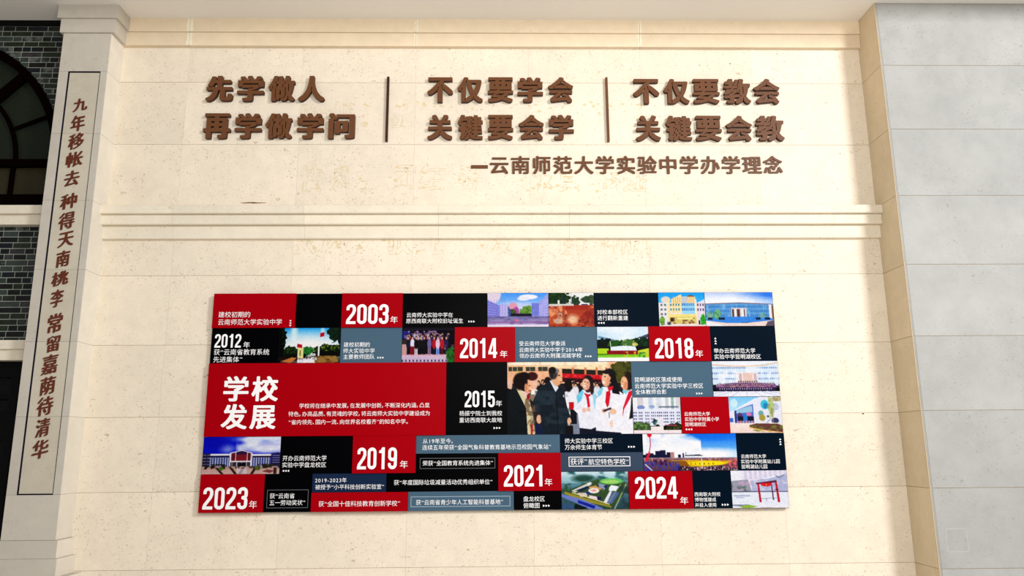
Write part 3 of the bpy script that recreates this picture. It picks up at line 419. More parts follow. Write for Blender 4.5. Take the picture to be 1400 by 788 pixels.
def print_mesh(name, x0, x1, z0, z1, y, fn, m, parent, seed):
    p = Pic(x1-x0, z1-z0, seed); fn(p); A = p.out(2); h, w, _ = A.shape
    X, Z = np.meshgrid(np.linspace(x0, x1, w), np.linspace(z1, z0, h))
    co = np.stack([X, np.full_like(X, y), Z], -1).reshape(-1, 3)
    i = np.arange(h*w).reshape(h, w); q = np.stack([i[:-1, :-1], i[1:, :-1], i[1:, 1:], i[:-1, 1:]], -1).reshape(-1, 4)
    me = bpy.data.meshes.new(name); me.vertices.add(h*w); me.vertices.foreach_set('co', co.ravel())
    me.loops.add(q.size); me.loops.foreach_set('vertex_index', q.ravel()); me.polygons.add(len(q)); me.polygons.foreach_set('loop_start', np.arange(0, q.size, 4)); me.update(calc_edges=True)
    a = me.color_attributes.new('print', 'FLOAT_COLOR', 'POINT'); c = np.clip(A/255, 0, 1)
    c = np.where(c < .04045, c/12.92, ((c+.055)/1.055)**2.4).reshape(-1, 3); a.data.foreach_set('color', np.c_[c, np.ones(len(c))].astype(np.float32).ravel())
    return link(name, me, m, parent)

TEXTS = {
  'founding': [('建校初期的',-1.61,-1.345,2.625,2.672),('云南师范大学实验中学',-1.61,-1.076,2.562,2.607),('vvv',-1.016,-0.993,2.545,2.604)],
  'y2012': [('#2012',-1.631,-1.411,2.37,2.485),('年',-1.391,-1.337,2.368,2.419),('获“云南省教育系统',-1.631,-1.171,2.308,2.357),('先进集体”',-1.631,-1.393,2.246,2.295)],
  'y2003': [('#2003',-0.539,-0.182,2.564,2.733),('年',-0.166,-0.104,2.57,2.629)],
  'born': [('云南师大实验中学在',-0.031,0.361,2.621,2.662),('原西南联大附校旧址诞生',-0.034,0.448,2.571,2.609),('>>>',0.493,0.554,2.571,2.596)],
  'team': [('建校初期的',-0.553,-0.334,2.37,2.411),('师大实验中学',-0.553,-0.292,2.318,2.359),('主要教师团队',-0.552,-0.291,2.268,2.309),('>>>',-0.268,-0.207,2.267,2.292)],
  'y2014': [('#2014',0.424,0.736,2.271,2.438),('年',0.759,0.823,2.275,2.333)],
  'city': [('受云南师范大学委派',0.922,1.313,2.374,2.412),('云南师大实验中学于2014年',0.922,1.457,2.322,2.357),('领办云南师大附属润城学校',0.923,1.445,2.27,2.31),('>>>',1.477,1.54,2.27,2.295)],
  'rebuild': [('对校本部校区',1.59,1.852,2.642,2.68),('进行翻新重建',1.591,1.852,2.589,2.629),('<<<',1.592,1.656,2.554,2.58)],
  'y2018': [('#2018',2.068,2.392,2.261,2.432),('年',2.409,2.473,2.269,2.33)],
  'lake': [('举办云南师范大学',2.571,2.923,2.307,2.342),('实验中学昆明湖校区',2.572,2.968,2.254,2.294),('^^^',2.578,2.602,2.381,2.446)],
  'title': [('*学校',-1.525,-1.075,1.922,2.129),('*发展',-1.528,-1.083,1.697,1.9),('学校将在继承中发展，在发展中创新，不断深化内涵，凸显',-0.895,0.177,1.862,1.903),('特色，办高品质、有灵魂的学校，将云南师大实验中学建设成为',-0.98,0.178,1.796,1.837),('“省内领先、国内一流、向世界名校看齐”的知名中学。',-0.974,-0.001,1.73,1.771)],
  'y2015': [('#2015',0.465,0.715,1.864,1.999),('年',0.723,0.775,1.869,1.918),('杨振宁院士到我校',0.422,0.775,1.795,1.832),('重访西南联大故地',0.422,0.774,1.739,1.778),('>>>',0.705,0.769,1.681,1.705)],
  'campus': [('昆明湖校区落成使用',1.889,2.284,2.064,2.104),('云南师范大学实验中学三校区',1.887,2.463,2.011,2.05),('全体教师合影',1.89,2.151,1.963,2.001),('>>>',2.4,2.461,1.954,1.978)],
  'primary': [('云南师范大学',2.288,2.501,1.781,1.813),('实验中学附属小学',2.29,2.574,1.738,1.769),('昆明湖校区',2.291,2.464,1.696,1.727),('<<<',2.289,2.352,1.659,1.682)],
  'panlong': [('开办云南师范大学',-1.013,-0.657,1.442,1.48),('实验中学盘龙校区',-1.013,-0.658,1.39,1.427),('<<<',-1.01,-0.949,1.35,1.373)],
  'y2023': [('#2023',-1.628,-1.272,1.065,1.236),('年',-1.257,-1.195,1.07,1.131)],
  'labour': [('获“云南省',-1.099,-0.901,1.146,1.183),('五一劳动奖状”',-1.099,-0.814,1.093,1.131),('[dim',-1.122,-0.79,1.07,1.213)],
  'y2019': [('#2019',-0.405,-0.083,1.369,1.543),('年',-0.058,0.006,1.375,1.437)],
  'science': [('2019-2023年',-0.741,-0.487,1.267,1.302),('被授予“小平科技创新实验室”',-0.738,-0.184,1.213,1.25)],
  'top10': [('获“全国十佳科技教育创新学校”',-0.702,-0.051,1.081,1.121)],
  'waste': [('获“年度国际垃圾减量活动优秀组织单位”',-0.104,0.693,1.243,1.282)],
  'weather': [('从19年至今，',0.124,0.367,1.573,1.608),('连续五年荣获“全国气象科普教育基地示范校园气象站”',0.12,1.175,1.519,1.559)],
  'honour': [('荣获“全国教育系统先进集体”',0.126,0.698,1.393,1.434),('[dim',0.103,0.717,1.369,1.454)],
  'y2021': [('#2021',0.787,1.1,1.224,1.394),('年',1.119,1.181,1.227,1.286)],
  'youth': [('获“云南省青少年人工智能科普基地”',0.077,0.779,1.084,1.126),('[mid',0.034,0.839,1.069,1.151)],
  'birdseye': [('盘龙校区',0.945,1.118,1.108,1.143),('俯瞰图',0.945,1.075,1.055,1.092),('>>>',1.103,1.166,1.059,1.082)],
  'sports': [('师大实验中学三校区',1.292,1.687,1.565,1.602),('万余师生体育节',1.29,1.596,1.513,1.553),('>>>',1.812,1.877,1.521,1.545)],
  'aviation': [('获评”',1.334,1.469,1.394,1.44),('航空特色学校“',1.481,1.81,1.393,1.438),('[bright',1.319,1.825,1.378,1.456)],
  'y2024': [('#2024',1.853,2.2,1.12,1.292),('年',2.216,2.282,1.074,1.132)],
  'nursery': [('云南师范大学',2.742,2.949,1.433,1.465),('实验中学附属幼儿园',2.739,3.059,1.392,1.423),('昆明湖幼儿园',2.741,2.953,1.351,1.382),('^^^',3.066,3.088,1.54,1.6)],
  'museum': [('西南联大附校',2.34,2.552,1.135,1.165),('博物馆建成',2.34,2.514,1.093,1.123),('并投入使用',2.34,2.512,1.05,1.081),('>>>',2.559,2.623,1.055,1.078)],
}
HEAD = [('先',-1.877,-1.638,4.601,4.845),('学',-1.599,-1.359,4.601,4.846),('做',-1.319,-1.083,4.602,4.847),('人',-1.049,-0.814,4.602,4.847),('再',-1.876,-1.636,4.242,4.481),('学',-1.597,-1.36,4.243,4.482),('做',-1.325,-1.09,4.243,4.482),('学',-1.046,-0.808,4.243,4.483),('问',-0.766,-0.532,4.243,4.483),('不',0.112,0.343,4.595,4.836),('仅',0.384,0.612,4.596,4.837),('要',0.659,0.889,4.596,4.838),('学',0.927,1.16,4.597,4.838),('会',1.206,1.434,4.597,4.839),('关',0.118,0.339,4.235,4.469),('键',0.389,0.613,4.235,4.469),('要',0.658,0.887,4.235,4.47),('会',0.935,1.162,4.236,4.47),('学',1.205,1.433,4.236,4.471),('不',1.983,2.22,4.584,4.825),('仅',2.261,2.493,4.585,4.825),('要',2.529,2.772,4.586,4.826),('教',2.813,3.056,4.586,4.827),('会',3.087,3.325,4.587,4.828),('关',1.991,2.214,4.225,4.464),('键',2.264,2.498,4.226,4.464),('要',2.533,2.769,4.226,4.465),('会',2.81,3.045,4.226,4.465),('教',3.083,3.335,4.227,4.466)]
DASH = (0.509, 0.659, 3.972, 4.001)
CREDIT = (0.761,3.219,4.006,4.009)
BRUSH = [('九',-2.923,-2.803,4.413,4.522),('年',-2.926,-2.807,4.226,4.366),('移',-2.927,-2.8,4.064,4.198),('帐',-2.929,-2.791,3.903,4.031),('去',-2.926,-2.801,3.732,3.86),('种',-2.934,-2.799,3.529,3.654),('得',-2.93,-2.8,3.352,3.49),('天',-2.915,-2.791,3.2,3.318),('南',-2.913,-2.805,3.027,3.158),('桃',-2.93,-2.796,2.869,2.98),('李',-2.919,-2.821,2.688,2.827),('常',-2.92,-2.804,2.476,2.627),('留',-2.908,-2.804,2.322,2.444),('嘉',-2.927,-2.803,2.142,2.291),('荫',-2.92,-2.803,1.978,2.112),('待',-2.926,-2.802,1.813,1.953),('清',-2.915,-2.808,1.646,1.783),('华',-2.924,-2.8,1.478,1.615)]
GHOST = [('校',-1.005,-0.811,3.758,4.004),('风',-0.747,-0.553,3.772,3.99),('：',-0.474,-0.409,3.758,3.881),('团',-0.198,0.016,3.785,4.004),('结',0.048,0.275,3.772,4.004),('务',0.379,0.58,3.758,4.005),('求',1.049,1.244,3.758,3.963),('真',1.277,1.473,3.757,3.963),('奋',1.623,1.839,3.757,3.963),('进',1.865,2.081,3.757,3.963),('训',-0.838,-0.542,4.352,4.607),('校',-1.047,-0.85,4.337,4.585),('：',-0.475,-0.423,4.373,4.522),('弘',-0.213,0.031,4.36,4.608),('教',-1.029,-0.839,3.193,3.503),('风',-0.788,-0.566,3.199,3.503),('：',-0.475,-0.417,3.192,3.37),('敬',-0.254,-0.012,3.185,3.502),('业',0.039,0.268,3.184,3.502),('严',0.409,0.639,3.183,3.501),('爱',0.69,0.869,3.183,3.501),('谨',1.254,1.511,3.181,3.5),('创',1.627,1.833,3.181,3.5),('新',1.852,2.11,3.18,3.5)]

# ---------------------------------------------------------------- the setting
TH = 1.0307                                  # slab length; courses are 0.6 m high
CE = 5.407                                   # ceiling height
XL, XR, YP = -2.665, 4.115, -.352            # the panelled wall between pilaster and pier; front of the pier
floor = box('floor', M['floor'], None, -7, 8, -14, .1, -.1, 0, kind='structure')
ceiling = box('ceiling', M['ceiling'], None, -7, 8, -1.1, .3, CE, CE+.2, kind='structure')
def slabs(parent, name, m, xs, z0, z1, y, t=.02, gx=.0010, gz=.0028, levels=None):
    zs = levels or [z for z in np.arange(0, 6.01, .6)]
    for a, b in zip(xs[:-1], xs[1:]):
        for c, d in zip(zs[:-1], zs[1:]):
            lo, hi = max(c, z0), min(d, z1)
            if hi-lo < .02: continue
            e = random.uniform(-.0006, .0006)
            box(name, m, parent, a+gx/2, b-gx/2, y+e, y+t, lo+gz/2, hi-(gz/2 if hi < z1-.001 else 0))
wb = box('wall_back', M['grout'], None, XL-.3, XR+.3, .0025, .3, 0, CE, kind='structure')
xs = [XL]+[k*TH for k in (-2, -1, 0, 1, 2, 3)]+[XR]
slabs(wb, 'stone_tile', M['wall'], xs, 0, CE, 0, .004)
# cornice: two flat bands, each of four lengths with white filler over the joints
co = box('trim_1', M['grout'], None, XL, XR, -.03, .0, 5.146, CE, kind='structure')
cx = [XL, -2*TH, 0, 2*TH, XR]
for z0, z1, y in ((5.275, CE, -.055), (5.143, 5.273, -.042)):
    for a, b in zip(cx[:-1], cx[1:]): box('cornice_length', M['cornice'], co, a+.001, b-.001, y, 0, z0, z1)
    for x in cx[1:4]:
        for s in (-1, 1):
            n = 9; w = [.008+.012*random.random()+(.012 if x < -1 else 0) for _ in range(n)]; zz = np.linspace(z0+.004, z1-.004, n)
            P = [(x+s*.0015, zz[0])]+[(x+s*w[i], zz[i]) for i in range(n)]+[(x+s*.0015, zz[-1])]
            if s < 0: P = P[::-1]
            MB().prism(P, y-.0012, y+.001).build('filler_patch', M['filler'], co)
# moulding: three stepped bands, each set back under the one above
mo = box('trim_2', M['grout'], None, XL, XR, -.03, .0, 3.32, 3.595, kind='structure')
def band(z0, z1, y, x0, x1):
    r = .006; return MB().profile([(y, z0+r), (y, z1-r), (y+r, z1), (.0, z1), (.0, z0), (y+r, z0)], x0, x1)
mx = [XL, -2.061, -.929, .229, 1.37, 2.526, 3.696, XR]
for z0, z1, y in ((3.525, 3.600, -.11), (3.436, 3.525, -.076), (3.318, 3.436, -.037)):
    for a, b in zip(mx[:-1], mx[1:]): band(z0, z1, y, a+.0006, b-.0006).build('moulding_length', M['trim'], mo)
# marks on the wall: rust above the moulding, small holes
st = [(-1.40+.11*math.cos(t)*(.8+.3*random.random()), 3.648+.005*math.sin(t)*(.6+.8*random.random())) for t in np.linspace(0, 2*math.pi, 26)[:-1]]
MB().prism([(x-.0, z+.006) for x, z in st], -.0012, .001).build('dirt_mark', M['stain2'], wb)
for x, z, r in ((3.813, 1.792, .010), (2.9, 5.0, .008)): MB().prism([(x+r*math.cos(t), z+r*.6*math.sin(t)) for t in np.linspace(0, 2*math.pi, 9)[:-1]], -.0014, .001).build('drill_hole', M['stain2'], wb)
# pier on the right
pi = box('wall_right', M['grout'], None, XR+.0055, 7.0, YP+.003, .3, 0, CE, kind='structure')
MB().box(XR+.003, XR+.2, YP+.012, .0, 0, CE).build('joint_bed', M['grout'], pi)
for c in range(10):
    z0, z1 = c*.6, min(CE, c*.6+.6)
    if z1 <= z0: continue
    g = .0018
    t1 = z1-g if z1 < CE else z1
    box('side_tile', M['return'], pi, XR, XR+.003, YP+.012, 0, z0+g, t1)
    box('pier_tile', M['pier'], pi, XR+.0205, XR+1.75, YP, YP+.003, z0+g, t1)
    box('pier_tile', M['pier'], pi, XR+1.754, 7.0, YP, YP+.003, z0+g, t1)
box('corner_bead', M['return'], pi, XR, XR+.005, YP-.001, YP+.010, 0, CE)
box('corner_bead', M['pier'], pi, XR+.008, XR+.0175, YP-.001, YP+.004, 0, CE)
for a in ((4.195, 4.361, .893, .896), (4.195, 4.361, .722, .725), (4.195, 4.198, .722, .896), (4.358, 4.361, .722, .896)): box('sealant_line', M['tape'], pi, a[0], a[1], YP-.001, YP+.001, a[2], a[3])
# pilaster on the left, with its inscription slab let in behind a dark groove
pl = box('stone_pillar', M['grout'], None, -3.07, XL-.003, -.2, .3, 0, CE, kind='structure')
YF = -.24; lv = [.86, 1.2, 1.8, 2.4, 3.0, 3.6, 4.2, 4.78, 5.144]
PX0, PX1, PZ0, PZ1 = -3.0, -2.721, 1.197, 4.779
for c, d in zip(lv[:-1], lv[1:]):
    g = .0008
    if c < PZ0-.01 or d > PZ1+.02: box('pilaster_stone', M['pil'], pl, -3.081, XL, YF, 0, c+g, d-g)
    else:
        box('pilaster_stone', M['pil'], pl, -3.081, PX0, YF, 0, c+g, d-g); box('pilaster_stone', M['pil'], pl, PX1, XL, YF, 0, c+g, d-g)
box('groove', M['ink'], pl, PX0, PX1, YF+.020, -.1, PZ0, PZ1)
for b in ((PX0, PX0+.0025, PZ0, PZ1), (PX1-.0025, PX1, PZ0, PZ1), (PX0, PX1, PZ0, PZ0+.0025), (PX0, PX1, PZ1-.0025, PZ1)): box('groove_lip', M['ink'], pl, b[0], b[1], YF-.0004, -.2, b[2], b[3])
for c, d in zip([PZ0+.010, 1.8, 2.4, 3.0, 3.6, 4.2], [1.8, 2.4, 3.0, 3.6, 4.2, PZ1-.010]): box('inscription_slab', M['panelstone'], pl, PX0+.011, PX1-.009, YF+.006, -.15, c+.0008, d-.0008)
for c, d in zip(lv[:-1], lv[1:]): box('lit_side_face', M['pil_lit'], pl, XL-.01, XL+.0008, YF+.004, 0, c+.0008, d-.0008)  # thin facing that paints the brighter light on the pilaster side
for x1, y, c, d in ((-2.640, -.256, .727, .859), (-2.622, -.272, .592, .726), (-2.560, -.31, 0, .591)): box('lit_side_face', M['pil_lit'], pl, x1-.01, x1+.0008, y+.004, 0, c+.0008, d-.0008)
box('capital_band', M['pil'], pl, -3.135, -2.608, -.272, 0, 5.277, CE); box('capital_band', M['pil'], pl, -3.108, -2.632, -.256, 0, 5.145, 5.276)
box('plinth_band', M['pil'], pl, -3.12, -2.640, -.256, 0, .727, .859); box('plinth_band', M['pil'], pl, -3.14, -2.622, -.272, 0, .592, .726); box('plinth_band', M['pil'], pl, -3.19, -2.560, -.31, 0, .0, .591)
# brick wall with its arched window further left
WX0, WX1 = -6.4, -3.05
AX, AZ, AR = -4.37, 4.03, 1.245
wl = empty('wall_left', (0, 0, 0), 'structure')
def arch_cut(n, r=AR):      # half circle standing on the transom level
    return [(AX+r*math.cos(t), AZ+r*math.sin(t)) for t in np.linspace(0, math.pi, n)]
ar = arch_cut(40, AR-.02)
MBb = MB()
for i in range(39): (xa, za), (xb, zb) = ar[i+1], ar[i]; MBb.prism([(xa, za), (xb, zb), (xb, CE), (xa, CE)], .0022, .2)
for b in ((AX+AR-.02, WX1, 3.45, CE), (WX0, AX-AR+.02, 3.45, CE), (WX0, WX1, 2.28, 3.69)): MBb.box(b[0], b[1], .0022, .2, b[2], b[3])
MBb.build('brick_bed', M['mortar'], wl, kind='stuff')
stuff = [MB() for _ in GL]; rnd = random.Random(11)
def brick(x0, x1, z0, z1, k):
    g = .0034
    ins = [math.hypot(x-AX, z-AZ) < AR-.01 for x in (x0, x1) for z in (z0, z1)]
    if z0 > AZ-.02:
        if all(ins): return
        if any(ins):     # a brick cut to the arch
            s = 1 if (x0+x1)/2 > AX else -1; P = []
            n = 5
            L_, R_x = (x0+g, x1-g)
            for z in np.linspace(z0+g, z1-g, n):
                d = max(0, (AR-.01)**2-(z-AZ)**2)**.5; xx = AX+s*d
                P.append((max(L_, xx) if s > 0 else L_, min(R_x, xx) if s < 0 else R_x, z))
            P = [p for p in P if p[1]-p[0] > .004]
            if len(P) < 2: return
            poly = [(p[0], p[2]) for p in P][::-1]+[(p[1], p[2]) for p in P]
            b = MB().prism(poly, -rnd.uniform(0, .001), .01)
            if x1 > -3.95: b.build('brick', GL[k], wl)
            else: stuff[k].v, stuff[k].f = stuff[k].v+b.v, stuff[k].f+[tuple(i+len(stuff[k].v) for i in q) for q in b.f]
            return
    elif z1 > 3.69 and x0 < AX+AR: return
    y = -rnd.uniform(0, .0012)
    if x1 > -3.95: box('brick', GL[k], wl, x0+g, x1-g, y, .01, z0+g, z1-g)
    else: stuff[k].box(x0+g, x1-g, y, .01, z0+g, z1-g)
def courses(zt, zb, h=.0515):
    z = zt
    while z-h > zb-.03:
        x = WX1+rnd.uniform(0, .1)
        while x > WX0:
            w = rnd.choice((.08, .11, .13, .155, .185)); x0 = max(WX0, x-w)
            brick(x0, min(x, WX1), max(z-h, zb), z, rnd.choice((0, 0, 0, 1, 1, 2, 2, 3, 4, 4, 5))); x = x0
        z -= h
courses(5.352, 3.66); courses(3.45, 2.36)
for k, b in enumerate(stuff):
    if b.v: b.build('far_brickwork', GL[k], wl, kind='stuff')
box('top_strip', M['black'], wl, WX0, WX1, -.012, .1, 5.352, CE)
l1 = MB().box(WX0, -3.081, -.11, .2, 3.525, 3.60).build('trim_3', M['trim'], None, kind='structure')
box('lower_band', M['trim'], l1, WX0, -3.081, -.076, .2, 3.436, 3.5245)
l2 = MB().box(WX0, -3.081, -.085, .2, 2.362, 2.436).build('trim_4', M['trim'], None, kind='structure')
box('lower_band', M['trim'], l2, WX0, -3.081, -.06, .2, 2.272, 2.3615)
# arched window: dark frame, fan of rippled panes
w1 = empty('window_1', (AX, .06, AZ), 'structure'); w1.location = (0, 0, 0)
def arc_strip(name, m, r0, r1, a0, a1, y0, y1, n=24, **kw):
    T = np.linspace(math.radians(a0), math.radians(a1), n); b = MB()
    for s, t in zip(T[:-1], T[1:]): b.prism([(AX+r0*math.cos(s), AZ+r0*math.sin(s)), (AX+r1*math.cos(s), AZ+r1*math.sin(s)), (AX+r1*math.cos(t), AZ+r1*math.sin(t)), (AX+r0*math.cos(t), AZ+r0*math.sin(t))], y0, y1)
    return b.build(name, m, w1, **kw)
arc_strip('arch_frame', M['frame'], 1.165, 1.245, 0, 180, .0, .12, 48)
arc_strip('arch_bar', M['frame'], .815, .845, 0, 180, .03, .1, 40)
def radial(t, r0, r1, w):
    a = math.radians(t); c, s = math.cos(a), math.sin(a); P = [(AX+r0*c+w*s, AZ+r0*s-w*c), (AX+r1*c+w*s, AZ+r1*s-w*c), (AX+r1*c-w*s, AZ+r1*s+w*c), (AX+r0*c-w*s, AZ+r0*s+w*c)]
    MB().prism(P, .02 if w > .02 else .03, .1).build('radial_bar', M['frame'], w1)
for t, w in ((23, .012), (46, .042), (68, .012), (90, .042), (112, .012), (134, .042), (157, .012)): radial(t, .83 if w < .02 else .1, 1.2, w)
angs = [0, 23, 46, 68, 90, 112, 134, 157, 180]
for a, b in zip(angs[:-1], angs[1:]): arc_strip('pane', M['glass_green'], .83, 1.2, a, b, .06, .07, 8)
for a, b in ((0, 46), (46, 90), (90, 134), (134, 180)): arc_strip('pane', M['glass_green'], .02, .83, a, b, .062, .072, 12)
box('transom', M['frame'], w1, AX-AR, AX+AR, .0, .12, 4.0, 4.062); box('bottom_rail', M['frame'], w1, AX-AR, AX+AR, .0, .12, 3.60, 3.735)
mux = [AX+d for d in (-1.2, -.82, -.41, 0, .41, .82, 1.2)]
for a, b in zip(mux[:-1], mux[1:]): box('pane', M['glass_olive'], w1, a, b, .06, .07, 3.72, 4.01)
for x in mux[1:-1]: box('mullion', M['frame'], w1, x-.016, x+.016, .03, .1, 3.72, 4.01)
for s in (-1, 1): box('jamb', M['frame'], w1, AX+s*1.205-.04, AX+s*1.205+.04, .0, .12, 3.6, 4.03)
# the dark doorway glazing under the lower ledge
w2 = empty('window_2', (0, 0, 0), 'structure')
box('head_rail', M['black'], w2, WX0, WX1, .04, .16, 2.14, 2.29)
box('cross_rail', M['black'], w2, WX0, WX1, .05, .15, 1.96, 2.0); box('middle_rail', M['black'], w2, WX0, WX1, .04, .16, 1.62, 1.84); box('bottom_rail', M['black'], w2, WX0, WX1, .04, .16, 0, .2)
for x in np.arange(WX1-.25, WX0, -.62):
    box('stile', M['black'], w2, x-.035, x+.035, .045, .155, 0, 2.29)
    for z0, z1 in ((2.0, 2.14), (1.84, 1.96), (.2, 1.62)): box('pane', M['glass_dark'], w2, x-.59, x-.03, .09, .1, z0, z1)
box('pane', M['glass_dark'], w2, WX1-.26, WX1, .09, .1, .2, 2.14)
box('backing', M['black'], w2, WX0, WX1, .2, .3, 0, CE)

# ---------------------------------------------------------------- old adhesive outlines of lettering once fixed to the wall
for n_, (ch, x0, x1, z0, z1) in enumerate(GHOST):
    L = glyph_loops(ch, 'note'); lo = np.min([l.min(0) for l in L], 0); hi = np.max([l.max(0) for l in L], 0)
    b = MB(); rr = random.Random(n_*7+3)
    for l in L:
        P = (l-lo)/(hi-lo)*[x1-x0, z1-z0]+[x0, z0]; on = rr.random() < .6
        for i in range(len(P)):
            p, q = P[i], P[(i+1) % len(P)]; d = q-p; ln = math.hypot(*d)
            k = max(1, int(ln/.02))
            for j in range(k):
                if rr.random() < .30: on = rr.random() < .62
                if not on: continue
                a = p+d*j/k; c = p+d*(j+1)/k; w = rr.uniform(.001, .0038); nx, nz = -d[1]/max(ln, 1e-6)*w, d[0]/max(ln, 1e-6)*w
                n = len(b.v); b.v += [(a[0]+nx, -.0013, a[1]+nz), (a[0]-nx, -.0013, a[1]-nz), (c[0]-nx, -.0013, c[1]-nz), (c[0]+nx, -.0013, c[1]+nz)]; b.f.append((n, n+1, n+2, n+3))
    for _ in range(3):
        x, z, r = rr.uniform(x0, x1), rr.uniform(z0, z1), rr.uniform(.008, .02); n = len(b.v)
        b.v += [(x+r*math.cos(t)*rr.uniform(.7, 1.2), -.0012, z+r*.7*math.sin(t)) for t in np.linspace(0, 2*math.pi, 9)[:-1]]; b.f.append(tuple(range(n, n+8)))
    b.build('adhesive_stain', M['stain'], wb, kind='stuff')

b = MB(); rr = random.Random(23)      # old fixing holes filled and stained, strung along the former rows of lettering
for zc, n_, xa, xb in ((4.575, 46, -.55, 2.15), (4.42, 14, .1, 2.1), (3.83, 22, .4, 2.1), (3.25, 16, -1.0, 2.1)):
    for _ in range(n_):
        x, z, r = rr.uniform(xa, xb), rr.gauss(zc, .03), rr.uniform(.006, .019); n = len(b.v)
        b.v += [(x+r*1.2*math.cos(t)*rr.uniform(.6, 1.2), -.0012-_*1e-6, z+r*.8*math.sin(t)*rr.uniform(.6, 1.2)) for t in np.linspace(0, 2*math.pi, 10)[:-1]]; b.f.append(tuple(range(n, n+9)))
b.build('filled_hole_stain', M['stain'], wb, kind='stuff')

# ---------------------------------------------------------------- raised characters
def char_mesh(ch, style, x0, x1, z0, z1, depth, bevel):
    L = glyph_loops(ch, style); lo = np.min([l.min(0) for l in L], 0); hi = np.max([l.max(0) for l in L], 0)
    L2 = [(l-(lo+hi)/2)/(hi-lo)*[x1-x0, z1-z0] for l in L]
    if style == 'brush': L2 = [np.c_[l[:, 0], l[:, 1]+.24*l[:, 0]] for l in L2]
    return loops_mesh(L2, depth, bevel)
def place(name, me, x, y, z, m, sides=None, **kw):
    o = link(name, me, m); o.location = (x, y, z)
    if sides: me.materials.append(sides); me.polygons.foreach_set('material_index', [0 if p.normal.z > .5 else 1 for p in me.polygons])  # side faces get the darker brown as painted shade
    o.rotation_euler = (math.pi/2, 0, 0); return tag(o, **kw)
ORD = ['first', 'second', 'third', 'fourth', 'fifth', 'sixth', 'seventh', 'eighth', 'ninth', 'tenth', 'eleventh', 'twelfth', 'thirteenth', 'fourteenth', 'fifteenth', 'sixteenth', 'seventeenth', 'eighteenth']
k = 0
for s, where in (('先学做人', 'upper line before the first upright bar'), ('再学做学问', 'lower line before the first upright bar'), ('不仅要学会', 'upper line between the two upright bars'), ('关键要会学', 'lower line between the two upright bars'), ('不仅要教会', 'upper line past the second upright bar'), ('关键要会教', 'lower line past the second upright bar')):
    for i, ch in enumerate(s):
        c, x0, x1, z0, z1 = HEAD[k]; k += 1; assert c == ch
        place('raised_character', char_mesh(ch, 'head', x0, x1, z0, z1, .038, 0), (x0+x1)/2, -.0195, (z0+z1)/2, M['brown'], M['brownd'],
              label='large brown character %s, %s in the %s' % (ch, ORD[i], where), cat='letter', group='large motto characters')
e = CREDIT[1]-CREDIT[0]; e /= 12.9
for i, ch in enumerate('云南师范大学实验中学办学理念'):
    cx_ = CREDIT[0]+(CREDIT[1]-CREDIT[0])*i/13; L = glyph_loops(ch, 'note'); sz = .178
    me = loops_mesh([(l-[.5, .38])*sz for l in L], .012, 0)
    place('credit_character', me, cx_, -.0065, 4.005, M['brown'], M['brownd'], label='small brown character %s, %s in the single line under the mottoes' % (ch, ORD[i]), cat='letter', group='small characters of the signature line')
tag(box('dash', M['brown'], None, DASH[0], DASH[1], -.0125, -.0005, DASH[2], DASH[3]), 'thin brown dash that opens the small line under the mottoes', 'letter', 'small characters of the signature line')
for x, w in ((-.247, 'between the motto of nine characters and the middle one'), (1.743, 'between the middle motto and the one ending in 教')):
    o = box('divider_bar', M['brownd'] if x < 0 else M['brown'], None, x-.010, x+.010, -.030, -.0005, 4.222, 4.846); tag(o, 'thin upright brown bar %s' % w, 'bar', 'upright bars between the mottoes')
for i, (ch, x0, x1, z0, z1) in enumerate(BRUSH):
    place('brush_character', char_mesh(ch, 'brush', x0, x1, z0-.004, z1+.004, .006, 0), (x0+x1)/2, YF+.006-.0035, (z0+z1)/2, M['brush'],
          label='red-brown handwritten character %s, %s from the top of the pillar inscription' % (ch, ORD[i]), cat='letter', group='handwritten characters down the pillar')

